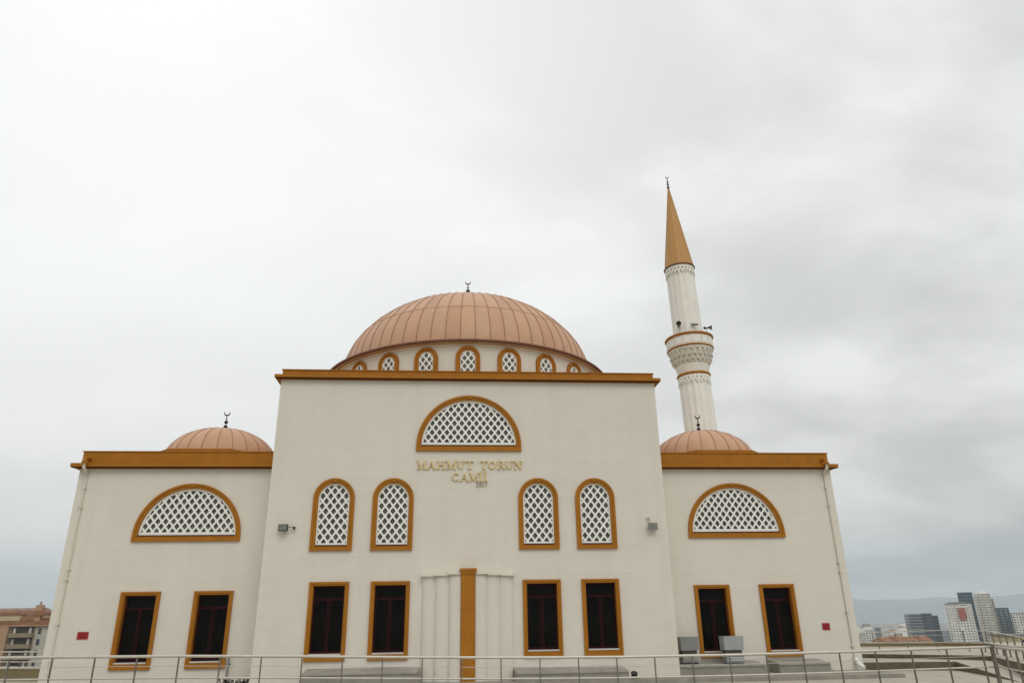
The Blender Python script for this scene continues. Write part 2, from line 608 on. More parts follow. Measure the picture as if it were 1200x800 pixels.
def arched_window(parent, X, Y, hw, zb, zt, fw, wb, key, border, proud=0.075):
    """ochre framed window with a white lattice; frame mesh is the part, lattice and pane its sub-parts"""
    if key not in MESH:
        po = arch_outline(hw, 0, zt - zb)
        fm = fw * 0.45
        pm = arch_outline(hw - fm, wb * 0.45, zt - zb - fm)
        pi = arch_outline(hw - fw, wb, zt - zb - fw)
        f = MB()
        ring(f, po, pm, -proud, 0.02)
        ring(f, pm, pi, -proud * 0.55, 0.14)
        kw = min(0.07, hw * 0.11)
        H = zt - zb
        f.add([(-kw, -proud - 0.018, H - 0.012), (kw, -proud - 0.018, H - 0.012), (kw * 0.7, -proud - 0.018, H - fw * 0.75), (-kw * 0.7, -proud - 0.018, H - fw * 0.75),
               (-kw, 0, H - 0.012), (kw, 0, H - 0.012), (kw * 0.7, 0, H - fw * 0.75), (-kw * 0.7, 0, H - fw * 0.75)],
              [(3, 2, 1, 0), (0, 1, 5, 4), (1, 2, 6, 5), (2, 3, 7, 6), (3, 0, 4, 7)])
        l = MB()
        e = 0.004
        pi2 = arch_outline(hw - fw - e, wb + 0.022, H - fw - e)
        pb = arch_outline(hw - fw - border, wb + border * 1.7, H - fw - border)
        ring(l, pi2, pb, 0.025, 0.10)
        lattice(l, pb, 0.26, 0.335, 0.045, 0.05, oz=wb + border * 1.7 + 0.03)
        p = MB()
        p.prism_xz(arch_outline(hw - fw + 0.02, wb - 0.02, H - fw + 0.02), 0.12, 0.15)
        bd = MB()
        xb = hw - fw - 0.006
        bd.box(-xb, xb, -proud * 0.62, 0.024, wb - 0.022, wb + 0.02)  # dark strip standing in for the shade line above the bottom band
        MESH[key] = (f.mesh('arched_window', M['ochre']), l.mesh('lattice', M['white']), p.mesh('pane', M['pane_grey']), bd.mesh('shade_strip', M['soffit']))
    a, b, c, d = MESH[key]
    o = put('arched_window', a, parent, (X, Y, zb))
    put('lattice', b, o)
    put('pane', c, o)
    put('shade_strip', d, o)
    return o


def rect_window(parent, X, Y, zb, hw=0.631, H=2.352):
    if 'rect' not in MESH:
        f = MB()
        fw, wb, wt = 0.13, 0.17, 0.12
        po = [(-hw, 0), (hw, 0), (hw, H), (-hw, H)]
        pm = [(-hw + 0.075, wb * 0.55), (hw - 0.075, wb * 0.55), (hw - 0.075, H - 0.07), (-hw + 0.075, H - 0.07)]
        pi = [(-hw + fw, wb), (hw - fw, wb), (hw - fw, H - wt), (-hw + fw, H - wt)]
        ring(f, po, pm, -0.07, 0.02)
        ring(f, pm, pi, -0.045, 0.26)
        s = MB()
        s.box(-hw + fw + 0.004, hw - fw - 0.004, -0.06, 0.2, wb + 0.002, wb + 0.045)
        c = MB()
        x0, x1, z0, z1 = -hw + fw + 0.003, hw - fw - 0.003, wb + 0.047, H - wt - 0.003
        zt = z0 + (z1 - z0) * 0.80
        po = [(x0, z0), (x1, z0), (x1, z1), (x0, z1)]
        pi = [(x0 + 0.06, z0 + 0.07), (x1 - 0.06, z0 + 0.07), (x1 - 0.06, z1 - 0.06), (x0 + 0.06, z1 - 0.06)]
        ring(c, po, pi, 0.15, 0.22)
        c.box(x0 + 0.061, x1 - 0.061, 0.152, 0.21, zt - 0.035, zt + 0.035)
        c.box(-0.062, 0.062, 0.154, 0.21, z0 + 0.071, zt - 0.036)
        p1, p2 = MB(), MB()
        p1.box(x0 + 0.05, x1 - 0.05, 0.185, 0.195, zt + 0.02, z1 - 0.05)
        p2.box(x0 + 0.05, -0.05, 0.185, 0.195, z0 + 0.06, zt - 0.02)
        g = MB()
        zz = z0 + 0.22
        while zz < zt - 0.1:
            g.box(x0 + 0.002, x1 - 0.002, 0.12, 0.132, zz, zz + 0.012)
            zz += 0.17
        for k in range(1, 6):
            xx = x0 + (x1 - x0) * k / 6
            g.box(xx - 0.006, xx + 0.006, 0.107, 0.1195, z0 + 0.001, zt - 0.05)
        bk = MB()
        bk.box(x0, x1, 0.225, 0.25, z0, z1)
        MESH['rect'] = (f.mesh('window', M['ochre']), s.mesh('sill', M['marble']), c.mesh('casing', M['casing']), p1.mesh('pane', M['glass']), p2.mesh('pane', M['glass']), g.mesh('guard', M['guard']), bk.mesh('blackout', M['dark']), (x0, x1))
    f, s, c, p1, p2, g, bk, xx = MESH['rect']
    o = put('window', f, parent, (X, Y, zb))
    put('sill', s, o)
    put('casing', c, o)
    put('pane', p1, o)
    put('pane', p2, o)
    put('pane', p2, o, (-xx[0] - 0.05 + 0.05, 0, 0))
    put('guard', g, o)
    return o


def cut(mesh_obj, cutter_mb):
    cm = cutter_mb.mesh('cutter', M['dark'])
    co = put('cutter', cm)
    bm = bmesh.new(); bm.from_mesh(cm); bmesh.ops.recalc_face_normals(bm, faces=bm.faces); bm.to_mesh(cm); bm.free()
    md = mesh_obj.modifiers.new('cut', 'BOOLEAN')
    md.operation = 'DIFFERENCE'
    md.solver = 'EXACT'
    md.object = co
    bpy.context.view_layer.update()
    dg = bpy.context.evaluated_depsgraph_get()
    me = bpy.data.meshes.new_from_object(mesh_obj.evaluated_get(dg))
    me.name = mesh_obj.name
    mesh_obj.modifiers.clear()
    mesh_obj.data = me
    bpy.data.objects.remove(co)


mosque = thing('mosque', 'cream mosque with ochre window frames, one large and two small copper domes', 'mosque', (0, 0, 0))

# window layout -----------------------------------------------------
GW = [-4.426 - 0.12, -2.471 - 0.12, 2.471 - 0.12, 4.426 - 0.12]      # ground windows of the block
AWX = [-4.437 - 0.156, -2.466 - 0.156, 2.466 - 0.156, 4.437 - 0.156]   # arched windows of the block
ZB, ZBW = 0.632, 0.452


def cutters(mb, arcs, rects, Y):
    for X, hw, zb, zt, fw, wb in arcs:
        mb.prism_xz([(X + x, z + zb) for x, z in arch_outline(hw - fw + 0.03, wb - 0.03, zt - zb - fw + 0.03)], Y - 0.3, Y + 0.34)
    for X, zb in rects:
        mb.prism_xz([(X + x, zb + z) for x, z in ((-0.515, 0.14), (0.515, 0.14), (0.515, 2.25), (-0.515, 2.25))], Y - 0.3, Y + 0.40)


# central block: its wall body with real openings
mb = MB(); mb.box(-W, W, 0, 15.0, -0.3, ZC)
cw_ = mb.build('wall', M['wall'], mosque)
arcs = [(x, 0.686, 3.952, 6.326, 0.165, 0.165) for x in AWX] + [(-0.073, 1.836, 7.272, 9.287, 0.165, 0.20)]
k = MB(); cutters(k, arcs, [(x, ZB) for x in GW], 0)
cut(cw_, k)
wing_obj = {}
LX = 9.616
for sgn in (-1, 1):
    mb = MB()
    x0, x1 = sorted((sgn * (W + 0.003), sgn * WW))
    mb.box(x0, x1, S, 13.8, -0.3, ZW)
    o = mb.build('wall', M['wing'], mosque)
    k = MB()
    cutters(k, [(sgn * LX, 1.784, 4.402, 6.349, 0.165, 0.19)], [(sgn * 10.801, ZBW), (sgn * 8.465, ZBW)], S)
    cut(o, k)
for x in AWX:
    arched_window(mosque, x, 0, 0.686, 3.952, 6.326, 0.165, 0.165, 'tall', 0.05)
arched_window(mosque, -0.073, 0, 1.836, 7.272, 9.287, 0.165, 0.20, 'lun', 0.07)
for sgn in (-1, 1):
    arched_window(mosque, sgn * LX, S, 1.784, 4.402, 6.349, 0.165, 0.19, 'lunw', 0.07)
for x in GW:
    rect_window(mosque, x, 0, ZB)
for x in (-10.801, -8.465, 8.465, 10.801):
    rect_window(mosque, x, S, ZBW)

# cornices: parapet box and projecting eave slab
def cornice(x0, x1, y0, y1, z, zs, zt, over, sides, parapet_in=0.0):
    e, p = MB(), MB()
    l_, r_ = sides
    e.box(x0 - over * l_, x1 + over * r_, y0 - over, y1 + over, z, zs)
    # small bed mould under the slab
    e.box(x0 - 0.05 * l_, x1 + 0.05 * r_, y0 - 0.05, y1 + 0.05, z - 0.045, z - 0.001)
    p.box(x0 - 0.01 + parapet_in * l_, x1 + 0.01 - parapet_in * r_, y0 - 0.02, y1, zs + 0.001, zt)
    p.box(x0 - 0.04 + parapet_in * l_, x1 + 0.04 - parapet_in * r_, y0 - 0.05, y1 + 0.03, zt + 0.001, zt + 0.035)
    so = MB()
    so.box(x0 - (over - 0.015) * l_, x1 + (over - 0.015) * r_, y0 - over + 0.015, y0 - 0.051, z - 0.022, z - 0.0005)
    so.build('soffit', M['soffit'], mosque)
    e.build('eave', M['ochre'], mosque)
    p.build('parapet', M['ochre'], mosque)


cornice(-W, W, 0, 15.0, ZC + 0.045, ZC + 0.15, 10.185, 0.20, (1, 1), 0.04)
cornice(-WW, -W - 0.012, S, 13.8, ZW + 0.04, 7.03, 7.46, 0.24, (1, 0), 0.03)
cornice(W + 0.012, WW, S, 13.8, ZW + 0.04, 7.03, 7.46, 0.24, (0, 1), 0.03)


# ---- domes
def dome(cx_, cy_, z0, Rd, h, pw, gores, rows, off, base_parts):
    """sheet metal dome made of gores with standing seams"""
    core = MB()
    prof = []
    for i in range(17):
        a = PI / 2 * i / 16
        prof.append(((Rd - 0.03) * max(0.0, math.cos(a)) ** (2 / pw) + 0.001, z0 + (h - 0.03) * math.sin(a) ** (2 / pw)))
    core.lathe([(r, z - z0) for r, z in prof], 64)
    d = core.build('dome', M['copper_edge'], mosque, (cx_, cy_, z0), smooth=True)
    for a0, a1, mult in rows:
        n = gores // mult
        metas = []
        for v_ in range(3):
            mb_ = MB()
            half = PI / n
            nu, nv = 4, 7
            seam = 0.012 if Rd > 4 else 0.010
            grid = []
            for i in range(nv + 1):
                a = a0 + (a1 - a0) * i / nv
                c_, s_ = math.cos(a) ** (2 / pw) if a < PI / 2 - 1e-6 else 0.0, math.sin(a) ** (2 / pw)
                row = []
                for j in range(nu + 1):
                    u = -half + 2 * half * j / nu
                    r = Rd * c_
                    bul = 0.006 * (1 - (u / half) ** 2)
                    r2 = r + bul * c_
                    row.append((r2 * math.sin(u), -r2 * math.cos(u), h * s_ + bul * s_))
                # lapped seam standing proud on the +u edge
                grid.append(row)
            vs = [q for row in grid for q in row]
            fs = []
            for i in range(nv):
                for j in range(nu):
                    b_ = i * (nu + 1) + j
                    fs.append((b_, b_ + 1, b_ + nu + 2, b_ + nu + 1))
            mb_.cur = 0
            mb_.add(vs, fs)
            # seam rib
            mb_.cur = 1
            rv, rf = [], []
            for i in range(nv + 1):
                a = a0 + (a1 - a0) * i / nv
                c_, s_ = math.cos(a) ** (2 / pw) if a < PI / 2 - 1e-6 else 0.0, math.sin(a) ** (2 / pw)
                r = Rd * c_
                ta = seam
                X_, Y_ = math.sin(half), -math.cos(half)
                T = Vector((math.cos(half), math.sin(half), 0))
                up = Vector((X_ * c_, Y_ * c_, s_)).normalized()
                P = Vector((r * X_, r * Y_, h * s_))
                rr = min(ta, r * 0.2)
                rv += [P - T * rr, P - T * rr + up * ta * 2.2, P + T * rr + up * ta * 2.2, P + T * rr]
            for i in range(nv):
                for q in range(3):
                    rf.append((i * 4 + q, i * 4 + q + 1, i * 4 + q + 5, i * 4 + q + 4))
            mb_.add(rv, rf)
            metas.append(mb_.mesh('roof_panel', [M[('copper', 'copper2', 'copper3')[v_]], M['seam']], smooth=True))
        for k_ in range(n):
            put('roof_panel', metas[random.choice((0, 0, 1, 2))], d, (0, 0, 0), 2 * PI * k_ / n + off)
        # lap band between rows
        if a0 > 0.01:
            lb = MB()
            c_, s_ = math.cos(a0) ** (2 / pw), math.sin(a0) ** (2 / pw)
            lb.lathe([(Rd * c_ + 0.003, h * s_ - 0.03), (Rd * c_ + 0.02, h * s_ - 0.02), (Rd * c_ + 0.012, h * s_ + 0.02)], 96)
            lb.build('lap_band', M['copper3'], d, smooth=True)
    return d


def finial(mb, scale, balls, z0=0.0):
    """balls on a rod and an upturned crescent; returns nothing, draws into mb"""
    z = z0
    top = sum(b * 2.45 for b in balls) * scale
    mb.tube([(0, 0, z - 0.15), (0, 0, z + top + 0.08 * scale)], 0.018 * scale, 8)
    for b in balls:
        r = b * scale
        prof = [(0.001, z)] + [(r * math.sin(PI * i / 10), z + r - r * math.cos(PI * i / 10)) for i in range(1, 10)] + [(0.001, z + 2 * r)]
        mb.lathe(prof, 16)
        z += 2.45 * r
    # crescent (open upward), in the XZ plane with thickness
    ro, ri, dz = 0.135 * scale, 0.105 * scale, 0.05 * scale
    zc_ = z + 0.08 * scale + ro
    o_, i_ = [], []
    for q in range(17):
        a = PI + PI * (q - 3.2) / 16 * (16 / 9.6)
        a = R(-90) + R(-125 + 250 * q / 16)
        o_.append((ro * math.cos(a), zc_ + ro * math.sin(a)))
    for q in range(17):
        t_ = q / 16
        x, zz = o_[q]
        wgt = math.sin(PI * t_) * 0.06 * scale
        a = R(-90) + R(-125 + 250 * t_)
        i_.append((x - (wgt + 0.004) * math.cos(a), zz - (wgt + 0.004) * math.sin(a)))
    ty = 0.014 * scale
    vs = [(x, -ty, zz) for x, zz in o_] + [(x, -ty, zz) for x, zz in i_] + [(x, ty, zz) for x, zz in o_] + [(x, ty, zz) for x, zz in i_]
    n = 17
    fs = []
    for q in range(n - 1):
        fs += [(q, q + 1, n + q + 1, n + q), (2 * n + q + 1, 2 * n + q, 3 * n + q, 3 * n + q + 1), (q + 1, q, 2 * n + q, 2 * n + q + 1), (n + q, n + q + 1, 3 * n + q + 1, 3 * n + q)]
    mb.add(vs, fs)


# main drum
DY, DR = 7.5, 6.20
mb = MB()
mb.lathe([(DR, 9.6), (DR, 11.70), (DR + 0.05, 11.72), (DR + 0.09, 11.76), (DR + 0.2, 11.80)], 120, 0, DY)
mb.build('drum', M['wall'], mosque, smooth=False)
mb = MB()
mb.lathe([(DR + 0.02, 11.801), (6.40, 11.802), (6.50, 11.84), (6.50, 11.90), (6.44, 11.93), (5.74, 12.14)], 120, 0, DY)
rim = mb.build('drum_eave', [M['copper_edge']], mosque, smooth=False)
mb = MB()
mb.lathe([(DR - 0.02, 11.76), (6.33, 11.765), (6.38, 11.798)], 120, 0, DY)
mb.build('eave_moulding', M['ochre'], mosque)
dome(0.0, DY, 12.10, 5.76, 4.07, 1.92, 60, ((0.0, 0.475, 1), (0.475, PI / 2, 1)), R(-1), None)
for kx in range(24):
    th = R(-1 + 15 * kx)
    o = arched_window(mosque, DR * math.sin(th) * 1.0, DY - DR * math.cos(th), 0.475, 10.12, 11.70, 0.19, 0.19, 'drumw', 0.02, 0.07)
    o.rotation_euler = (0, 0, th)
    for c in o.children:
        if c.name.startswith('pane'):
            c.location = (0, -0.135, 0)
        else:
            c.location = (0, -0.07, 0)
mb = MB(); mb.lathe([(0.30, -0.78), (0.14, -0.6), (0.06, -0.4), (0.035, 0.0)], 12); finial(mb, 1.0, [0.10, 0.05]); mb.build('finial', M['black'], mosque, (0, DY, 16.88), smooth=False)

# small domes over the wings, on octagonal bases
for sgn in (-1, 1):
    X = sgn * 9.95
    b = MB()
    b.lathe([(2.62, 7.1), (2.62, 7.70), (2.87, 7.72), (2.87, 7.82), (2.2, 7.90)], 8, X, 4.72, PI / 8)
    b.build('dome_base', M['ochre'], mosque)
    dome(X, 4.8, 7.84, 2.14, 1.37, 2.0, 24, ((0.0, PI / 2, 1),), R(4), None)
    mb = MB(); finial(mb, 0.9, [0.09, 0.085, 0.035]); mb.build('finial', M['black'], mosque, (X, 4.8, 9.27))

# stepped niche projection with its ochre column
cx0 = -0.085
for sgn in (-1, 1):
    for i, (xa, xb, dp, zt) in enumerate(((0.235, 0.61, 0.46, 3.145), (0.61, 1.055, 0.31, 3.115), (1.055, 1.475, 0.16, 3.10))):
        mb = MB()
        x0, x1 = sorted((cx0 + sgn * xa, cx0 + sgn * (xb - 0.001)))
        xi, xo = cx0 + sgn * xa, cx0 + sgn * (xb - 0.001)
        arc = [(xi + (xo - xi) * (0.30 + 0.70 * math.sin(PI / 2 * q / 6)), -dp + 0.145 * (1 - math.cos(PI / 2 * q / 6))) for q in range(7)]
        plan = [(xi, -0.001), (xi, -dp)] + arc + [(xo, -0.001)]
        if sgn < 0:
            plan = plan[::-1]
        mb.prism_xy(plan, -0.2, zt)
        # shallow hollow on the outer half so that each step reads as a fluted pier
        mb.build('pier', M['wall'], mosque)
        cap = MB()
        x0, x1 = sorted((cx0 + sgn * (xa - 0.0), cx0 + sgn * (xb + 0.045)))
        cap.box(x0, x1, -dp - 0.07, -0.002, zt + 0.001, zt + 0.03)
        cap.box(x0, x1 - (0.02 if sgn > 0 else 0), -dp - 0.02, -0.002, zt + 0.031, zt + 0.11)
        cap.build('pier_cap', M['wall'], mosque)
mb = MB()
mb.box(cx0 - 0.225, cx0 + 0.225, -0.52, -0.003, -0.2, 3.13)
mb.build('column', M['ochre'], mosque)
mb = MB()
mb.box(cx0 - 0.235, cx0 + 0.235, -0.53, -0.5, 2.105, 2.14)
mb.box(cx0 - 0.24, cx0 + 0.24, -0.535, -0.004, 3.131, 3.165)
mb.box(cx0 - 0.255, cx0 + 0.255, -0.55, -0.004, 3.166, 3.235)
mb.box(cx0 - 0.275, cx0 + 0.275, -0.57, -0.004, 3.236, 3.325)
mb.build('column_capital', M['ochre'], mosque)

# apron kerb round the building
def apron():
    mb = MB()
    mb.mi = []
    mb.box(-WW - 0.5, WW + 0.02, -1.25, S + 0.3, -0.5, -0.004)
    o = mb.build('kerb', [M['concrete']], None)
    structure(o)
apron()


# low light-well covers under the windows
def ledge(x0, x1, yw, zb, zf, depth, label):
    t = thing('light_well_cover', label, 'ledge', ((x0 + x1) / 2, yw - depth / 2, 0), 'stone capped covers under the windows')
    hw = (x1 - x0) / 2
    b, c = MB(), MB()
    b.wedge_box(-hw, hw, -depth / 2, depth / 2 - 0.002, -0.02, zf - 0.05, zb - 0.05)
    b.box(-hw - 0.03, hw + 0.03, -depth / 2 - 0.12, -depth / 2 - 0.001, -0.02, 0.075)
    b.build('kerb_block', M['concrete'], t)
    nsl = max(2, round((x1 - x0) / 0.85))
    for i in range(nsl):
        a, e = -hw + (x1 - x0) * i / nsl, -hw + (x1 - x0) * (i + 1) / nsl - 0.008
        c = MB()
        y0, y1 = -depth / 2 - 0.03, depth / 2 - 0.002
        c.add([(a, y0, zf - 0.048), (e, y0, zf - 0.048), (e, y1, zb - 0.048), (a, y1, zb - 0.048), (a, y0, zf), (e, y0, zf), (e, y1, zb), (a, y1, zb)],
              [(0, 3, 2, 1), (4, 5, 6, 7), (0, 1, 5, 4), (1, 2, 6, 5), (2, 3, 7, 6), (3, 0, 4, 7)])
        c.build('cap_stone', M['stone'], t)
    return t


ledge(-5.03, -1.60, 0, 0.43, 0.33, 1.0, 'long grey stone ledge on the ground left of the ochre column')
ledge(1.385, 4.85, 0, 0.345, 0.245, 1.0, 'long grey stone ledge on the ground right of the ochre column')
ledge(6.80, 9.66, S, 0.375, 0.275, 0.95, 'grey stone ledge on which the two grey cabinets stand')
ledge(10.12, 11.88, S, 0.385, 0.285, 0.95, 'short grey stone ledge under the rightmost window of the right wing')


# ------------------------------------------------------------------ minaret
def build_minaret():
    t = thing('minaret', 'slender white fluted minaret with one balcony and ochre cone, behind the right wing', 'minaret', (14.33, 16.0, PZ))
    t.rotation_euler = (0, -R(1.3), 0)
    t.scale = (0.965, 0.965, 1.0)
    NF = 16
    z = lambda q: q - PZ

    def flute(zz0, zz1, r0, r1, name, band_top):
        mb = MB()
        n = NF * 8
        rows = 10
        prof = [(r0 + (r1 - r0) * i / rows, z(zz0 + (zz1 - zz0) * i / rows)) for i in range(rows + 1)]

        def rf(k, zz):
            ph = (k % 8) / 8.0
            return 1.0 - 0.045 * math.sin(PI * ph) ** 1.0
        mb.lathe(prof, n, rfun=rf)
        return mb.build(name, M['minaret'], t)
    # square pedestal and transition, hidden behind the wing but part of the tower
    mb = MB()
    mb.box(-1.5, 1.5, -1.5, 1.5, 0, z(6.5))
    mb.add([(-1.5, -1.5, z(6.5)), (1.5, -1.5, z(6.5)), (1.5, 1.5, z(6.5)), (-1.5, 1.5, z(6.5)), (-0.75, -0.75, z(8.2)), (0.75, -0.75, z(8.2)), (0.75, 0.75, z(8.2)), (-0.75, 0.75, z(8.2))],
           [(0, 1, 5, 4), (1, 2, 6, 5), (2, 3, 7, 6), (3, 0, 4, 7), (4, 5, 6, 7)])
    mb.build('pedestal', M['minaret'], t)
    flute(7.6, 15.40, 1.02, 0.965, 'shaft', True)
    flute(16.8, 22.66, 0.945, 0.90, 'shaft', True)

    def zig_band(zz0, zz1, r, n=24):
        """collar with a pointed lower edge and little pierced lozenges"""
        mb = MB()
        for k in range(n):
            a0, a1 = 2 * PI * k / n, 2 * PI * (k + 1) / n
            am = (a0 + a1) / 2
            h = zz1 - zz0
            P = lambda a, zz, rr: (rr * math.sin(a), -rr * math.cos(a), z(zz))
            f = []
            hz = zz0 + h * 0.62
            # upper strip
            def slab(pts, rr=r - 0.03, d=0.05):
                m = len(pts)
                mb.add([P(a, q, rr) for a, q in pts] + [P(a, q, rr - d) for a, q in pts],
                       [list(range(m))] + [[(i + 1) % m, i, i + m, (i + 1) % m + m] for i in range(m)])
            slab([(a0, zz0 + h * 0.72), (a1, zz0 + h * 0.72), (a1, zz1), (a0, zz1)])
            # downward pointing tooth with V outline (two bars)
            wd = (a1 - a0) * 0.20
            slab([(a0, zz0 + h * 0.72), (a0, zz0 + h * 0.45), (am - 0.0, zz0), (am, zz0 + h * 0.30), (a0 + wd, zz0 + h * 0.72)][::1])
            slab([(a1, zz0 + h * 0.72), (a1 - wd, zz0 + h * 0.72), (am, zz0 + h * 0.30), (am, zz0), (a1, zz0 + h * 0.45)])
        bm_me = mb.mesh('collar', M['minaret'])
        bm = bmesh.new(); bm.from_mesh(bm_me); bmesh.ops.recalc_face_normals(bm, faces=bm.faces); bm.to_mesh(bm_me); bm.free()
        return put('collar', bm_me, t)
    zig_band(14.90, 15.47, 1.035)
    zig_band(22.20, 22.80, 0.985)

    def torus(zz, r, h, nm, m_):
        mb = MB()
        mb.lathe([(r - 0.12, z(zz - h / 2)), (r, z(zz - h / 2)), (r + 0.03, z(zz)), (r, z(zz + h / 2)), (r - 0.12, z(zz + h / 2))], 64)
        return mb.build(nm, m_, t)
    torus(15.55, 1.03, 0.15, 'ring', M['ochre'])
    torus(17.21, 1.45, 0.10, 'ring', M['ochre'])
    torus(17.93, 1.51, 0.13, 'ring', M['ochre'])
    torus(22.85, 1.0, 0.09, 'ring', M['copper_edge'])
    # corbel bowl
    mb = MB()
    mb.lathe([(0.90, z(15.5)), (0.94, z(15.63)), (1.00, z(15.90)), (1.05, z(16.08)), (1.00, z(16.16)), (1.03, z(16.45)), (1.09, z(16.7)), (1.15, z(17.0)), (1.30, z(17.17))], 48)
    mb.build('corbel_core', M['minaret'], t)
    # stalactite rows: real little niches, joined
    mb = MB()
    for row, (zz0, zz1, r0, r1) in enumerate(((16.12, 16.46, 1.13, 1.27), (16.42, 16.74, 1.20, 1.36), (16.72, 17.14, 1.27, 1.43))):
        n = 22
        for k in range(n):
            a = 2 * PI * (k + 0.5 * (row % 2)) / n
            hw = PI / n * 0.97
            def P(u, q, r):
                return (r * math.sin(a + u), -r * math.cos(a + u), z(q))
            h = zz1 - zz0
            # bracket: pointed bottom, two cheeks and a lintel around a hollow
            for (u0, u1) in ((-hw, -hw * 0.48), (hw * 0.48, hw)):
                mb.add([P(u0, zz0 + h * 0.35, r0 - 0.16), P(u1, zz0 + h * 0.35, r0 - 0.16), P(u1, zz0 + h * 0.35, r0), P(u0, zz0 + h * 0.35, r0),
                        P(u0, zz1, r0 - 0.16), P(u1, zz1, r0 - 0.16), P(u1, zz1, r1), P(u0, zz1, r1)],
                       [(0, 1, 2, 3), (3, 2, 6, 7), (0, 3, 7, 4), (1, 5, 6, 2), (4, 7, 6, 5)])
            mb.add([P(-hw * 0.47, zz0 + h * 0.72, r0 - 0.16), P(hw * 0.47, zz0 + h * 0.72, r0 - 0.16), P(hw * 0.47, zz0 + h * 0.72, r1 - 0.04), P(-hw * 0.47, zz0 + h * 0.72, r1 - 0.04),
                    P(-hw * 0.47, zz1, r0 - 0.16), P(hw * 0.47, zz1, r0 - 0.16), P(hw * 0.47, zz1, r1), P(-hw * 0.47, zz1, r1)],
                   [(0, 1, 2, 3), (3, 2, 6, 7), (4, 7, 6, 5)])
            mb.add([P(-hw, zz0 + h * 0.35, r0), P(-hw * 0.1, zz0, r0 - 0.06), P(-hw * 0.48, zz0 + h * 0.35, r0 - 0.02)], [(0, 1, 2)])
    mb.build('stalactite_work', M['minaret'], t, kind='stuff')
    # balcony floor and parapet panels
    mb = MB()
    mb.lathe([(0.9, z(17.16)), (1.42, z(17.165)), (1.42, z(17.24)), (0.9, z(17.245))], 48)
    mb.build('balcony_floor', M['minaret'], t)
    pm = MB()
    a = PI / NF
    ro, ri = 1.45, 1.37
    def ringpt(u, r): return (r * math.sin(u), -r * math.cos(u))
    e = 0.012
    q = [ringpt(-a + e, ro), ringpt(a - e, ro), ringpt(a - e, ri), ringpt(-a + e, ri)]
    pm.prism_xy(q, 0, 0.63)
    # recessed field frame
    q2 = [ringpt(-a * 0.72, ro + 0.015), ringpt(a * 0.72, ro + 0.015), ringpt(a * 0.72, ro - 0.02), ringpt(-a * 0.72, ro - 0.02)]
    pm.prism_xy(q2, 0.10, 0.53)
    pme = pm.mesh('balcony_panel', M['minaret'])
    for k_ in range(NF):
        put('balcony_panel', pme, t, (0, 0, z(17.245)), 2 * PI * k_ / NF)
    # cone roof
    mb = MB()
    mb.lathe([(0.97, z(22.88)), (0.95, z(22.95)), (0.05, z(28.95)), (0.001, z(29.0))], NF)
    mb.build('cone_roof', M['cone'], t)
    sm = MB()
    for k_ in range(NF):
        a = 2 * PI * k_ / NF
        sm.tube([(0.955 * math.sin(a), -0.955 * math.cos(a), z(22.95)), (0.05 * math.sin(a), -0.05 * math.cos(a), z(28.95))], 0.012, 5)
    sm.build('sheet_seam', M['cone'], t, kind='stuff')
    mb = MB(); finial(mb, 0.95, [0.10, 0.085, 0.075, 0.05]); mb.build('finial', M['black'], t, (0, 0, z(28.95)))
    # door to the balcony
    return t


build_minaret()


def loudspeaker(x, y, zz, ang, tilt, label):
    t = thing('loudspeaker', label, 'loudspeaker', (x, y, zz), 'loudspeakers on the minaret balcony')
    t.rotation_euler = (tilt, 0, ang)
    t.scale = (0.82, 0.82, 0.82)
    mb = MB()
    # horn opening towards -Y
    prof = [(0.035, 0.30), (0.05, 0.12), (0.09, 0.0), (0.17, -0.12), (0.20, -0.16), (0.185, -0.155), (0.05, 0.03), (0.001, 0.05)]
    n = 20
    vs, fs = [], []
    for r, yy in prof:
        for k in range(n):
            a = 2 * PI * k / n
            vs.append((r * math.cos(a), yy, r * math.sin(a)))
    for i in range(len(prof) - 1):
        for k in range(n):
            fs.append((i * n + k, i * n + (k + 1) % n, (i + 1) * n + (k + 1) % n, (i + 1) * n + k))
    mb.add(vs, fs)
    mb.build('horn', M['grey_dark'], t)
    mb = MB()
    mb.lathe([(0.001, -0.08), (0.08, -0.08), (0.08, 0.08), (0.001, 0.08)], 14, 0, 0.36)
    mb.build('driver', M['black'], t)
    mb = MB()
    mb.tube([(0, 0.22, -0.02), (0, 0.22, -0.62)], 0.018, 8)
    mb.box(-0.06, 0.06, 0.16, 0.28, -0.06, 0.0)
    mb.build('bracket', M['grey_dark'], t)


loudspeaker(13.07, 15.1, 18.63, R(-15), R(0), 'grey horn loudspeaker on the left of the minaret balcony, facing front')
loudspeaker(15.12, 15.45, 18.58, R(78), R(0), 'grey horn loudspeaker on the right of the minaret balcony, facing sideways')
t = thing('lamp_bar', 'flat grey lamp bar on the minaret shaft, between the two loudspeakers', 'lamp', (14.02, 15.02, 18.58))
mb = MB(); mb.box(-0.22, 0.22, -0.1, 0.0, -0.05, 0.05); mb.build('housing', M['grey_box'], t)
mb = MB(); mb.box(-0.2, 0.2, -0.112, -0.101, -0.035, 0.035); mb.build('lens', M['lamp_glass'], t)
mb = MB(); mb.box(-0.03, 0.03, 0.001, 0.16, -0.03, 0.03); mb.build('bracket', M['grey_dark'], t)


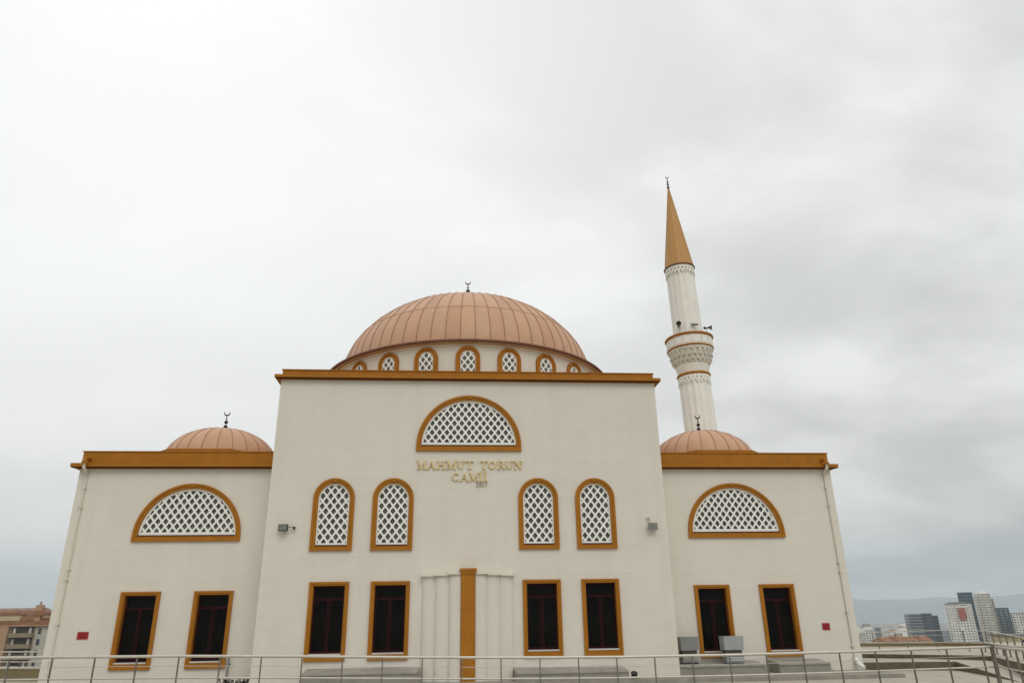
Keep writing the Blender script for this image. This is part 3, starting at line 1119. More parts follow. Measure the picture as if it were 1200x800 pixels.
# ------------------------------------------------------------------ lettering
def glyph(ch):
    """serif capitals as strokes in a unit box: (x0,z0,x1,z1,width)"""
    T, t = 0.20, 0.085
    sf = lambda x, z, w_=0.30: (x - w_ / 2, z, x + w_ / 2, z, t)
    g = {
        'M': (1.15, [(0.17, 0, 0.17, 1, t), (0.98, 0, 0.98, 1, T), (0.20, 1, 0.57, 0.05, T), (0.95, 1, 0.57, 0.05, t), sf(.17, 0), sf(.98, 0, .36), sf(.12, 1, .3), sf(1.02, 1, .28)]),
        'A': (1.0, [(0.5, 1, 0.14, 0, t), (0.5, 1, 0.86, 0, T), (0.27, 0.35, 0.72, 0.35, t), sf(.14, 0), sf(.86, 0, .34)]),
        'H': (1.05, [(0.2, 0, 0.2, 1, T), (0.85, 0, 0.85, 1, T), (0.2, 0.5, 0.85, 0.5, t), sf(.2, 0, .38), sf(.85, 0, .38), sf(.2, 1, .38), sf(.85, 1, .38)]),
        'U': (1.0, [(0.2, 1, 0.2, 0.32, T), (0.82, 1, 0.82, 0.32, t), ('arc', 0.51, 0.32, 0.31, 0.30, 180, 360, 0.12), sf(.2, 1, .38), sf(.82, 1, .32)]),
        'T': (0.95, [(0.475, 0, 0.475, 1, T), (0.06, 1, 0.89, 1, 0.1), sf(.475, 0, .4), (0.07, 1, 0.07, 0.78, t), (0.88, 1, 0.88, 0.78, t)]),
        'O': (1.0, [('arc', 0.5, 0.5, 0.42, 0.5, 0, 360, 0.16)]),
        'R': (1.0, [(0.2, 0, 0.2, 1, T), ('arc', 0.48, 0.755, 0.28, 0.245, -90, 90, 0.13), (0.2, 1, 0.48, 1, t), (0.2, 0.51, 0.48, 0.51, t), (0.5, 0.5, 0.9, 0, T), sf(.2, 0, .38), sf(.15, 1, .28), sf(.92, 0, .2)]),
        'N': (1.05, [(0.18, 0, 0.18, 1, t), (0.88, 0, 0.88, 1, t), (0.2, 1, 0.88, 0.02, T), sf(.18, 0), sf(.88, 1), sf(.12, 1, .26)]),
        'C': (0.95, [('arc', 0.52, 0.5, 0.42, 0.5, 48, 312, 0.15), (0.83, 0.98, 0.83, 0.74, t), (0.83, 0.02, 0.83, 0.22, t)]),
        'I': (0.48, [(0.24, 0, 0.24, 1, T), sf(.24, 0, .38), sf(.24, 1, .38), (0.24, 1.16, 0.24, 1.32, 0.15)]),
        '2': (0.7, [('arc', 0.33, 0.70, 0.26, 0.30, -20, 170, 0.12), (0.56, 0.6, 0.08, 0.05, 0.12), (0.06, 0.05, 0.64, 0.05, 0.12)]),
        '0': (0.7, [('arc', 0.35, 0.5, 0.26, 0.5, 0, 360, 0.13)]),
        '1': (0.5, [(0.27, 0, 0.27, 1, 0.14), (0.27, 0.98, 0.08, 0.82, 0.09), sf(.27, 0, .36)]),
        '7': (0.7, [(0.06, 0.96, 0.64, 0.96, 0.12), (0.61, 0.95, 0.25, 0, 0.14)]),
    }
    return g[ch]


def letter_mesh(ch, wx, hz, dep, mat_, name='letter'):
    adv, st = glyph(ch)
    mb = MB()
    n = 0
    for s_ in st:
        # each stroke stands a hair more or less proud, so overlapping strokes never share a plane
        y0 = -dep - 0.0011 * n
        n += 1
        if s_[0] == 'arc':
            _, cx_, cz_, rx, rz, a0, a1, wd = s_
            m_ = 24
            o_, i_ = [], []
            for q in range(m_ + 1):
                a = R(a0 + (a1 - a0) * q / m_)
                o_.append(((cx_ + (rx + wd * 0.15) * math.cos(a)) * wx / adv, (cz_ + rz * math.sin(a)) * hz))
                i_.append(((cx_ + (rx - wd) * math.cos(a)) * wx / adv, (cz_ + (rz - wd * 0.55) * math.sin(a)) * hz))
            for q in range(m_):
                mb.prism_xz([o_[q], i_[q], i_[q + 1], o_[q + 1]][::-1], y0, -0.001)
        else:
            x0, z0, x1, z1, wd = s_
            p, q = Vector((x0 * wx / adv, z0 * hz)), Vector((x1 * wx / adv, z1 * hz))
            d = (q - p).normalized()
            nn = Vector((-d.y, d.x)) * wd * hz * 0.5
            pts = [p + nn, p - nn, q - nn, q + nn]
            mb.prism_xz([(v.x, v.y) for v in pts], y0, -0.001)
    me = mb.mesh(name, mat_)
    bm = bmesh.new(); bm.from_mesh(me); bmesh.ops.recalc_face_normals(bm, faces=bm.faces); bm.to_mesh(me); bm.free()
    return me


sign = thing('wall_lettering', 'raised brass letters MAHMUT TORUN CAMİİ 2017 on the front wall under the central lunette', 'lettering', (0, -0.004, 6.0))
Z1, H1 = 6.652, 0.265
for ch, xa, xb in (('M', -1.862, -1.545), ('A', -1.515, -1.225), ('H', -1.188, -0.885), ('M', -0.852, -0.525), ('U', -0.487, -0.222), ('T', -0.215, 0.105),
                   ('T', 0.300, 0.585), ('O', 0.585, 0.885), ('R', 0.915, 1.185), ('U', 1.193, 1.466), ('N', 1.486, 1.795)):
    put('letter', letter_mesh(ch, xb - xa, H1, 0.05, M['gold']), sign, (xa, 0, Z1 - 6.0))
for ch, xa, xb in (('C', -0.675, -0.405), ('A', -0.375, -0.085), ('M', -0.055, 0.255), ('I', 0.275, 0.415), ('I', 0.43, 0.57)):
    put('letter', letter_mesh(ch, xb - xa, 0.265, 0.05, M['gold']), sign, (xa, 0, 6.238 - 6.0))
for ch, xa, xb in (('2', 0.175, 0.27), ('0', 0.28, 0.375), ('1', 0.385, 0.455), ('7', 0.47, 0.57)):
    put('letter', letter_mesh(ch, xb - xa, 0.15, 0.035, M['lettergrey'], 'numeral'), sign, (xa, 0, 6.04 - 6.0)).name = 'numeral'


# ------------------------------------------------------------------ small things on the walls
def plaque(x, z, w_, h_, label):
    t = thing('wall_plaque', label, 'plaque', (x, S, z), 'red number plates on the wings')
    mb = MB(); mb.box(-w_ / 2, w_ / 2, -0.02, -0.001, -h_ / 2, h_ / 2); mb.build('plate', M['red'], t)
    mb = MB(); mb.box(-w_ * 0.22, w_ * 0.24, -0.023, -0.0205, -h_ * 0.24, -h_ * 0.14); mb.box(-w_ * 0.3, w_ * 0.3, -0.023, -0.0205, h_ * 0.12, h_ * 0.18)
    mb.build('print', M['red'] if False else M['casing'], t)


plaque(-12.41, 1.49, 0.34, 0.225, 'small red plaque on the left wing beside the leftmost window')
plaque(12.40, 1.385, 0.27, 0.225, 'small red plaque on the right wing beside the rightmost window')


def floodlight(x, z, w_, h_, side, label):
    t = thing('floodlight', label, 'floodlight', (x, 0, z), 'floodlights on the front wall')
    t.rotation_euler = (R(0), 0, R(6 * side))
    mb = MB(); mb.box(-w_ / 2, w_ / 2, -0.22, -0.12, -h_ / 2, h_ / 2)
    mb.box(-w_ / 2 + 0.02, w_ / 2 - 0.02, -0.119, -0.08, -h_ / 2 + 0.02, h_ / 2 - 0.02)
    mb.build('housing', M['grey_dark'] if side < 0 else M['grey_box'], t)
    mb = MB(); mb.box(-w_ / 2 + 0.03, w_ / 2 - 0.03, -0.226, -0.2205, -h_ / 2 + 0.03, h_ / 2 - 0.03); mb.build('lens', M['lamp_glass'], t)
    mb = MB()
    if side < 0:
        mb.tube([(w_ / 2 + 0.005, -0.16, 0.02), (w_ / 2 + 0.09, -0.13, 0.02), (w_ / 2 + 0.12, 0.0, 0.03)], 0.011, 8)
        mb.lathe([(0.001, -0.04), (0.04, -0.04), (0.04, 0.04), (0.001, 0.045)], 12, w_ / 2 + 0.18, -0.06)
    else:
        mb.tube([(-w_ * 0.3, -0.16, h_ / 2), (-w_ * 0.3, -0.12, h_ / 2 + 0.17), (-w_ * 0.3, 0.0, h_ / 2 + 0.17)], 0.016, 8)
        mb.box(-w_ * 0.3 - 0.06, -w_ * 0.3 + 0.06, -0.03, 0, h_ / 2 + 0.13, h_ / 2 + 0.21)
    mb.build('bracket', M['black'] if side < 0 else M['coping'], t)


floodlight(-6.13, 4.68, 0.30, 0.215, -1, 'dark grey floodlight on the front wall left of the arched windows')
floodlight(6.19, 4.66, 0.31, 0.235, 1, 'pale grey floodlight on the front wall right of the arched windows')


def downpipe(sgn, label, elbow):
    x = sgn * 13.24
    t = thing('downpipe', label, 'drainpipe', (x, S, 0), 'downpipes at the outer corners of the wings')
    mb = MB(); mb.tube([(0, -0.045, 6.66), (0, -0.045, 0.34)], 0.028, 10); mb.build('pipe', M['pipe'], t)
    for zz in (6.2, 5.55, 3.52, 3.2, 1.85, 0.75):
        mb = MB()
        mb.box(-0.06, 0.06, -0.09, -0.001, zz - 0.02, zz + 0.02)
        mb.build('clip', M['pipe'], t)
    mb = MB()
    dx = -sgn * -0.0
    mb.tube([(0.0, 0.2, 7.22), (0, -0.33, 7.20), (0, -0.37, 7.12), (0, -0.37, 7.0)], 0.055, 10)
    mb.lathe([(0.05, 7.0), (0.095, 6.99), (0.10, 7.06), (0.06, 7.08)], 12, 0, -0.37)
    mb.build('spout', M['ochre'], t)
    mb = MB()
    mb.tube([(0, -0.37, 6.99), (0, -0.37, 6.86), (0, -0.045, 6.68), (0, -0.045, 6.6)], 0.05, 10)
    mb.build('swan_neck', M['pipe'], t)
    if elbow:
        mb = MB()
        mb.tube([(0, -0.045, 0.42), (0, -0.07, 0.34), (0.04, -0.2, 0.16), (0.09, -0.36, 0.07)], 0.075, 12)
        mb.build('shoe', M['pvc'], t)


downpipe(-1, 'thin cream downpipe at the outer corner of the left wing', False)
downpipe(1, 'thin cream downpipe with white shoe at the outer corner of the right wing', True)


# grey cabinets on the ledge in front of the right wing
def cabinet(x, y, z0, w_, zt, light, label):
    t = thing('vent_cabinet', label, 'cabinet', (x, y, z0), 'grey cabinets by the right wing')
    zt -= z0
    h0 = zt - 0.40
    mb = MB()
    mb.box(-w_ / 2 + 0.03, w_ / 2 - 0.03, -0.2, 0.22, 0.03, h0 - 0.10)
    mb.build('body', M['grey_box'], t)
    mb = MB()
    for i in range(3):
        zz = 0.09 + i * (h0 - 0.2) / 3
        mb.add([(-w_ / 2 + 0.07, -0.201, zz + 0.07), (w_ / 2 - 0.07, -0.201, zz + 0.07), (w_ / 2 - 0.07, -0.235, zz), (-w_ / 2 + 0.07, -0.235, zz), (-w_ / 2 + 0.07, -0.201, zz - 0.001), (w_ / 2 - 0.07, -0.201, zz - 0.001)],
               [(0, 3, 2, 1), (3, 4, 5, 2), (0, 4, 3), (1, 2, 5)])
    mb.build('louvre', M['grey_box_light' if light else 'grey_box'], t)
    mb = MB(); mb.box(-w_ / 2 + 0.06, w_ / 2 - 0.06, -0.16, 0.2, h0 - 0.099, h0); mb.build('gap', M['grey_dark'], t)
    # deep hood, leaning slightly back
    mb = MB()
    y0, y1 = -0.20, 0.24
    mb.add([(-w_ / 2 + 0.01, y0, h0 + 0.001), (w_ / 2 - 0.01, y0, h0 + 0.001), (w_ / 2 - 0.01, y1, h0 + 0.001), (-w_ / 2 + 0.01, y1, h0 + 0.001), (-w_ / 2, y0 - 0.05, zt), (w_ / 2, y0 - 0.05, zt), (w_ / 2, y1, zt), (-w_ / 2, y1, zt)],
           [(0, 3, 2, 1), (4, 5, 6, 7), (0, 1, 5, 4), (1, 2, 6, 5), (2, 3, 7, 6), (3, 0, 4, 7)])
    mb.box(-w_ / 2 - 0.012, w_ / 2 + 0.012, y0 - 0.055, y1 + 0.01, zt + 0.001, zt + 0.022)
    mb.build('hood', M['grey_box_light' if light else 'grey_box'], t)
    mb = MB()
    for sx in (-1, 1):
        for sy in (-0.17, 0.19):
            mb = MB(); mb.box(sx * (w_ / 2 - 0.08) - 0.03, sx * (w_ / 2 - 0.08) + 0.03, sy - 0.03, sy + 0.03, -0.06, 0.029); mb.build('foot', M['black'], t)


cabinet(7.27, 0.62, 0.32, 0.60, 1.12, False, 'dark grey metal cabinet in the corner between the central block and the right wing')
cabinet(8.70, 0.42, 0.30, 0.66, 1.12, True, 'pale grey metal cabinet in front of the first window of the right wing')

# ground lamp, standpipe and dry plants at the wall foot
t = thing('ground_spotlight', 'small black spotlight on the ground at the end of the right ledge', 'spotlight', (5.03, -0.85, 0))
mb = MB(); mb.lathe([(0.001, 0.03), (0.085, 0.03), (0.105, 0.16), (0.09, 0.17), (0.001, 0.15)], 14); o = mb.build('head', M['black'], t); o.rotation_euler = (R(25), 0, 0); o.location = (0, -0.03, 0.03)
mb = MB(); mb.box(-0.08, 0.16, -0.05, 0.05, -0.004, 0.03); mb.build('base', M['grey_dark'], t)
t = thing('standpipe', 'short grey standpipe against the left wing beside its right-hand window', 'pipe', (-7.72, S - 0.12, 0))
mb = MB(); mb.tube([(0, 0, -0.02), (0, 0, 0.78)], 0.035, 10); mb.lathe([(0.036, 0.76), (0.05, 0.765), (0.05, 0.80), (0.001, 0.81)], 12); mb.build('pipe', M['grey_box'], t)
mb = MB(); mb.box(-0.04, 0.04, 0.0, 0.118, 0.55, 0.59); mb.build('clip', M['grey_dark'], t)


def dry_plant(x, y, s_, label):
    rnd = random.Random(int(x * 100))
    t = thing('dry_plant', label, 'plant', (x, y, -0.01), 'dry plants in front of the left wing')
    st, lf = MB(), MB()
    for i in range(10):
        a = rnd.uniform(0, 2 * PI); l_ = rnd.uniform(0.12, 0.26) * s_
        p = Vector((rnd.uniform(-.1, .1), rnd.uniform(-.06, .06), 0))
        q = p + Vector((math.cos(a) * l_ * 0.7, math.sin(a) * l_ * 0.5, l_))
        st.tube([p, (p + q) / 2 + Vector((0, 0, 0.02)), q], [0.008, 0.006, 0.003], 5)
        for k in range(9):
            u = rnd.uniform(0.25, 1.05)
            c = p + (q - p) * u
            ax = Vector((rnd.uniform(-1, 1), rnd.uniform(-1, 1), rnd.uniform(-.5, 1))).normalized()
            bx = ax.cross(Vector((rnd.uniform(-1, 1), rnd.uniform(-1, 1), rnd.uniform(-1, 1)))).normalized()
            e = rnd.uniform(0.03, 0.055) * s_
            lf.add([c - ax * e, c + bx * e * 0.5, c + ax * e, c - bx * e * 0.5], [(0, 1, 2, 3)])
    st.build('stem', M['dryleaf'], t)
    lf.build('foliage', M['dryleaf'], t)


dry_plant(-7.55, 0.2, 0.85, 'low dark dry plant at the foot of the left wing, nearest the standpipe')
dry_plant(-7.25, 0.05, 0.8, 'low dark dry plant at the foot of the left wing, middle of three')
dry_plant(-6.98, 0.15, 0.9, 'low dark dry plant in the corner of the left wing and the central block')


# ------------------------------------------------------------------ railings
def rail(name, label, pts, base, spacing, rt, mids, group=None, post_r=0.02, flat=False, thick=(), tube_m='steel', post_m='steel_post', first=0.0):
    """pts: top-rail polyline (x,y,z); base: function(x,y)->foot height; mids: list of (drop, radius)"""
    V = [Vector(p) for p in pts]
    o0 = V[0].copy(); o0.z = base(V[0])
    t = thing(name, label, 'railing', o0, group)
    mb = MB(); mb.tube([v - o0 for v in V], rt, 10); mb.build('top_rail', M[tube_m], t, smooth=True)
    for dr, r in mids:
        mb = MB(); mb.tube([v - o0 - Vector((0, 0, dr)) for v in V], r, 8); mb.build('wire' if r < 0.011 else 'lower_rail', M[tube_m], t, smooth=True)
    # posts
    acc, d_next = 0.0, first
    cache = {}
    tot = sum((V[i + 1] - V[i]).length for i in range(len(V) - 1))
    s_ = first
    while s_ <= tot + 1e-4:
        q = s_
        for i in range(len(V) - 1):
            ln = (V[i + 1] - V[i]).length
            if q <= ln + 1e-5:
                p = V[i] + (V[i + 1] - V[i]) * (q / ln)
                d = (V[i + 1] - V[i]).normalized()
                break
            q -= ln
        ft = base(p)
        mb = MB()
        hgt = round(p.z - rt - ft, 3)
        if hgt not in cache:
            mb.box(-post_r * 0.55, post_r * 0.55, -post_r, post_r, 0, hgt)
            mb.box(-0.05, 0.05, -0.05, 0.05, -0.01, 0.012)
            cache[hgt] = mb.mesh('post', M[post_m])
        put('post', cache[hgt], t, (p.x - o0.x, p.y - o0.y, ft - o0.z), math.atan2(d.y, d.x))
        s_ += spacing
    return t


def ztop(x):
    xs = [-12, -9.4, -6.3, -3.8, -2.1, -0.4, 1.3, 3.0, 5.6, 8.05, 11.7]
    zs = [1.13, 1.12, 1.09, 1.04, 0.995, 0.955, 0.925, 0.905, 0.90, 0.915, 0.96]
    for i in range(len(xs) - 1):
        if xs[i] <= x <= xs[i + 1]:
            return zs[i] + (zs[i + 1] - zs[i]) * (x - xs[i]) / (xs[i + 1] - xs[i])
    return zs[-1]


x_first = -8.83 - 0.846 * 4
pts = []
x = x_first
while x < 11.60:
    pts.append((x, -8.0, ztop(x)))
    x += 0.846
pts.append((11.68, -8.0, 0.955))
ft = lambda p: PZ
fr = rail('front_railing', 'long stainless railing running in front of the whole mosque', pts, ft, 0.8462, 0.030, ((0.19, 0.006), (0.415, 0.019), (0.88, 0.019)), group='railings round the terrace')
# corner post of the front railing
mb = MB(); mb.box(-0.032, 0.032, -0.032, 0.032, 0, 0.955 + 0.03 - PZ); mb.box(-0.09, 0.09, -0.09, 0.09, -0.01, 0.02)
o = mb.build('corner_post', M['steel_post'], fr, (11.72 - x_first, 0.0, 0))
# return of the railing towards the viewer, leaving the frame on the right
rail('side_railing', 'short stainless railing returning from the front corner post towards the right edge', [(11.76, -8.06, 0.955), (11.15, -9.5, 0.955), (10.3, -11.5, 0.955)], ft, 0.8, 0.030, ((0.19, 0.006), (0.415, 0.019), (0.88, 0.019)), group='railings round the terrace', first=0.75)
# back railings on the parapet copings
cz_r = lambda p: 0.47
rail('terrace_railing', 'steel railing on the coping of the far right parapet, in front of the towers', [(13.7, 14.73, 0.955), (20.45, 13.63, 0.965), (23.75, 12.08, 1.03), (24.73, 10.17, 1.0), (22.53, 4.87, 0.80), (20.75, 0.6, 0.80)], cz_r, 1.05, 0.022, ((0.22, 0.009),), group='railings round the terrace', post_r=0.028)
rail('inner_railing', 'steel railing on the upper right terrace, standing in front of the far parapet', [(13.9, 9.6, 0.62), (17.6, 8.6, 0.62), (20.9, 5.3, 0.66), (18.4, 0.3, 0.66), (16.6, -3.0, 0.66)], lambda p: 0.31, 1.15, 0.02, ((0.16, 0.009),), group='railings round the terrace', post_r=0.026)
rail('terrace_railing', 'steel railing on the coping of the left parapet, in front of the red-roofed house', [(-27.0, 11.15, 0.92), (-17.89, 7.52, 0.915), (-16.57, 6.98, 0.91), (-13.62, 5.77, 0.905)], lambda p: 0.38, 1.3, 0.026, ((0.36, 0.020),), group='railings round the terrace', post_r=0.026)


# ------------------------------------------------------------------ city
def tower(name, label, X0, X1, Y, zt, zg, m_wall, m_win, cols, fl_h, depth, win=(0.62, 0.5), rot=R(-34), bands=False, balc=None, top=None, m_top=None, group='towers of the far city'):
    t = thing(name, label, 'tower', ((X0 + X1) / 2, Y, zg), group)
    t.rotation_euler = (0, 0, rot)
    hw, H = (X1 - X0) / 2 * 0.84, zt - zg
    mb = MB(); mb.box(-hw, hw, 0, depth, 0, H); mb.build('wall', m_wall, t)
    nf = int(H / fl_h)
    trnd = random.Random(int(X0 * 10))
    # slab edges and pilasters give each front its grid of real depth
    gr = MB()
    if not bands:
        for c in (0.0, 0.33, 0.67, 1.0):
            xc = -hw + 2 * hw * c
            gr.box(xc - 0.5, xc + 0.5, -0.7, -0.001, 0, H - 0.01)
        gr.build('pilaster', m_wall, t, kind='stuff')
    wn = MB()
    for f in range(nf):
        z0 = H - (f + 1) * fl_h + fl_h * 0.25
        if z0 < 0:
            break
        if bands:
            wn.box(-hw * 0.96, hw * 0.96, -0.25, 0.05, z0, z0 + fl_h * 0.55)
        else:
            for c in range(cols):
                cw = 2 * hw / cols
                if trnd.random() < 0.06:
                    continue
                xc = -hw + cw * (c + 0.5)
                ww_ = cw * win[0] * (1.25 if (c * 7 + cols) % 3 == 0 else 0.8) / 2
                wn.box(xc - ww_, xc + ww_, -0.12, 0.05, z0, z0 + fl_h * win[1] * trnd.choice((0.8, 1, 1)))
        for side in (-1, 1):
            nd_ = max(2, int(depth / 5))
            for c in range(nd_):
                yc = depth * (c + 0.5) / nd_
                wn.box(side * hw - 0.12, side * hw + 0.12, yc - depth / nd_ * 0.3, yc + depth / nd_ * 0.3, z0, z0 + fl_h * 0.5)
    wn.build('window', m_win, t, kind='stuff')
    if balc:
        xs_, m_b, wd = balc
        bb = MB()
        for f in range(nf):
            z0 = H - (f + 1) * fl_h
            for xc in xs_:
                bb.box(xc * hw - wd / 2, xc * hw + wd / 2, -1.6, -0.13, z0, z0 + 1.1)
        bb.build('balcony', m_b, t, kind='stuff')
    rf = MB()
    rf.box(-hw - 0.4, hw + 0.4, -0.5, depth + 0.4, H + 0.01, H + 0.9)
    rf.build('roof', m_top or m_wall, t)
    if top:
        for (a, b, h_) in top:
            rb = MB(); rb.box(a * hw, b * hw, depth * 0.2, depth * 0.8, H + 0.91, H + h_); rb.build('plant_room', m_top or m_wall, t)
    return t


M['t_white'] = mat('tower_white', (0.80, 0.78, 0.72), var=0.06, scale=0.05)
M['t_beige'] = mat('tower_beige', (0.60, 0.57, 0.48), var=0.08, scale=0.05)
M['t_tan'] = mat('tower_tan', (0.36, 0.31, 0.27), var=0.08, scale=0.05)
M['t_navy'] = mat('tower_navy', (0.075, 0.095, 0.125), var=0.2, scale=0.06, rough=0.3)
M['t_grey'] = mat('tower_grey', (0.22, 0.255, 0.285), var=0.25, scale=0.06, rough=0.35)
M['t_teal'] = mat('tower_teal', (0.055, 0.125, 0.15), var=0.3, scale=0.06, rough=0.3)
M['t_win'] = mat('tower_window', (0.07, 0.075, 0.08), rough=0.25, var=0.3, scale=0.15)
M['t_windark'] = mat('tower_window_dark', (0.045, 0.06, 0.08), rough=0.2, var=0.3, scale=0.15)
M['t_red'] = mat('tower_red_panel', (0.40, 0.10, 0.06), var=0.1)
M['t_roof'] = mat('tower_roof_grey', (0.20, 0.20, 0.20), var=0.1)
M['tile'] = mat('red_tiles', (0.27, 0.125, 0.06), var=0.5, scale=0.7, rough=0.85, bump=0.4, bscale=3, bdist=0.1)
M['house_tan'] = mat('house_tan', (0.27, 0.22, 0.145), var=0.12, scale=0.6)
M['house_peach'] = mat('house_peach', (0.42, 0.265, 0.16), var=0.1, scale=0.5)
M['house_yellow'] = mat('house_yellow', (0.55, 0.45, 0.27), var=0.1, scale=0.5)
M['house_cream'] = mat('house_cream', (0.46, 0.43, 0.37), var=0.1, scale=0.5)
M['house_dark'] = mat('house_recess', (0.06, 0.05, 0.04), var=0.3)

ZG = -29.5
tower('office_tower', 'pale grey glass office block at the left of the tower cluster', 571, 588.5, 905, 6.6, ZG, M['t_grey'], M['t_win'], 4, 3.4, 25, bands=True, rot=R(-20), m_top=M['t_grey'])
tower('office_tower', 'dark navy glass office block between the pale grey block and the white tower', 586.5, 600.5, 903, 7.0, ZG, M['t_navy'], M['t_windark'], 4, 3.4, 24, bands=True, m_top=M['t_navy'])
tower('office_tower', 'lower dark navy annex touching the white tower with red panel', 600.7, 616, 915, 4.4, ZG, M['t_navy'], M['t_windark'], 4, 3.4, 24, bands=True, m_top=M['t_navy'])
wt = tower('residential_tower', 'white residential tower with a red stepped panel on its front', 612, 645.5, 890, 18.0, ZG, M['t_white'], M['t_win'], 9, 3.0, 26, win=(0.5, 0.45), balc=((-0.93, 0.93), M['t_white'], 3.6), top=((-0.75, 0.75, 2.4),), m_top=M['t_roof'])
for i in range(9):
    hwp = (3.0 if i % 2 else 4.8) - (1.2 if i > 6 else 0)
    mb = MB(); mb.box(-hwp + 3, hwp + 3, -0.95, -0.14, 0, 1.55); mb.build('red_panel', M['t_red'], wt, (0, 0, 18.0 - ZG - 6.2 - i * 1.62))
tower('glass_tower', 'tall teal glass tower rising behind the white residential tower', 670, 690, 945, 32.6, ZG, M['t_teal'], M['t_windark'], 6, 3.6, 25, bands=True, m_top=M['t_teal'])
bt = tower('residential_tower', 'tall beige residential tower with columns of balconies', 664, 684.5, 905, 30, ZG, M['t_beige'], M['t_win'], 7, 3.0, 26, win=(0.55, 0.5), balc=((-0.85, -0.1, 0.5), M['t_white'], 3.4), top=((-0.2, 0.75, 3.4),), m_top=M['t_white'])
tower('residential_tower', 'tan slab tower joined to the right of the tall beige tower', 683.5, 695, 915, 23.5, ZG, M['t_tan'], M['t_win'], 2, 3.0, 25, win=(0.4, 0.4))
tower('glass_tower', 'narrow dark green-grey tower right of the tan slab', 704, 724, 930, 12.6, ZG, M['t_teal'], M['t_tan'], 3, 3.2, 20, win=(0.6, 0.5), m_top=M['t_teal'])
tower('residential_tower', 'low white tower with dark roof edge at the right edge', 706, 740, 900, 5.9, ZG, M['t_white'], M['t_win'], 9, 3.0, 30, win=(0.5, 0.5), balc=((-0.9, -0.3, 0.3), M['t_white'], 3.0), m_top=M['t_roof'])
# low distant blocks beside the wing
for i, (a, b, zt, mm, dsc) in enumerate(((619, 631, -12.5, 't_white', 'low white far block nearest to the right wing of the mosque'), (632, 640, -10.5, 't_grey', 'low grey far block, second from the right wing'),
                                        (641, 650, -12.8, 't_white', 'small white far block right of the low grey block'), (655, 667, -18, 't_beige', 'beige low block rising behind the left half of the red-roofed hall'))):
    tower('city_block', dsc, a, b, 1100 - i * 5, zt, -30, M[mm], M['t_win'], 3, 3.2, 12, group='low blocks on the skyline')
rnd = random.Random(5)
town = MB()
for i in range(420):
    d = rnd.uniform(1150, 3600)
    a = rnd.uniform(R(-60), R(60))
    x, y = d * math.sin(a), d * math.cos(a) - 25
    w_, dd, h_ = rnd.uniform(8, 22), rnd.uniform(8, 16), rnd.choice((6, 9, 12, 12, 15, 18))
    town.cur = rnd.choice((0, 0, 0, 1, 2))
    town.box(x - w_ / 2, x + w_ / 2, y, y + dd, -32, -30 + h_)
    town.cur = rnd.choice((3, 3, 2))
    town.add([(x - w_ / 2, y, -30 + h_), (x + w_ / 2, y, -30 + h_), (x + w_ / 2, y + dd, -30 + h_), (x - w_ / 2, y + dd, -30 + h_), (x - w_ / 3, y + dd / 2, -27.5 + h_), (x + w_ / 3, y + dd / 2, -27.5 + h_)],
             [(0, 1, 5, 4), (1, 2, 5), (2, 3, 4, 5), (3, 0, 4)])
town_o = town.build('far_town', [M['t_white'], M['t_beige'], M['t_grey'], M['tile']], kind='stuff')
town_o['label'] = 'hazy mass of small far houses along the skyline'
# long red-roofed hall
t = thing('red_roofed_hall', 'long low hall with red tiled roof in front of the navy office blocks', 'hall', (229, 352, -22))
mb = MB(); mb.box(-13, 13, 0, 12, 0, 13.2); mb.build('wall', M['t_beige'], t)
mb = MB()
for i in range(4):
    x0, x1 = -13.3 + i * 6.65, -13.3 + (i + 1) * 6.65 - 0.05
    zr = 15.2 + (i % 2) * 0.5
    mb.add([(x0, -0.4, 13.21), (x1, -0.4, 13.21), (x1, 12.4, 13.21), (x0, 12.4, 13.21), (x0 + 1.2, 6, zr), (x1 - 1.2, 6, zr)], [(0, 1, 5, 4), (2, 3, 4, 5), (1, 2, 5), (3, 0, 4), (0, 3, 2, 1)])
mb.build('roof', M['tile'], t)
# yellow house at the right edge
t = thing('yellow_house', 'pale yellow house corner below the towers at the right edge', 'house', (113.4, 120, -12))
mb = MB(); mb.box(-3.2, 3.2, 0, 8, 0, 10.1); mb.build('wall', M['house_yellow'], t)
mb = MB(); mb.box(-3.5, 3.5, -0.3, 8.3, 10.11, 10.45); mb.build('roof', M['t_roof'], t)
for f in range(3):
    for c in range(2):
        wnd = MB(); wnd.box(-0.5, 0.5, -0.06, 0.05, 0, 1.3); wnd.build('window', M['t_windark'], t, (-2.2 + c * 2.4, 0, 8.2 - f * 3))


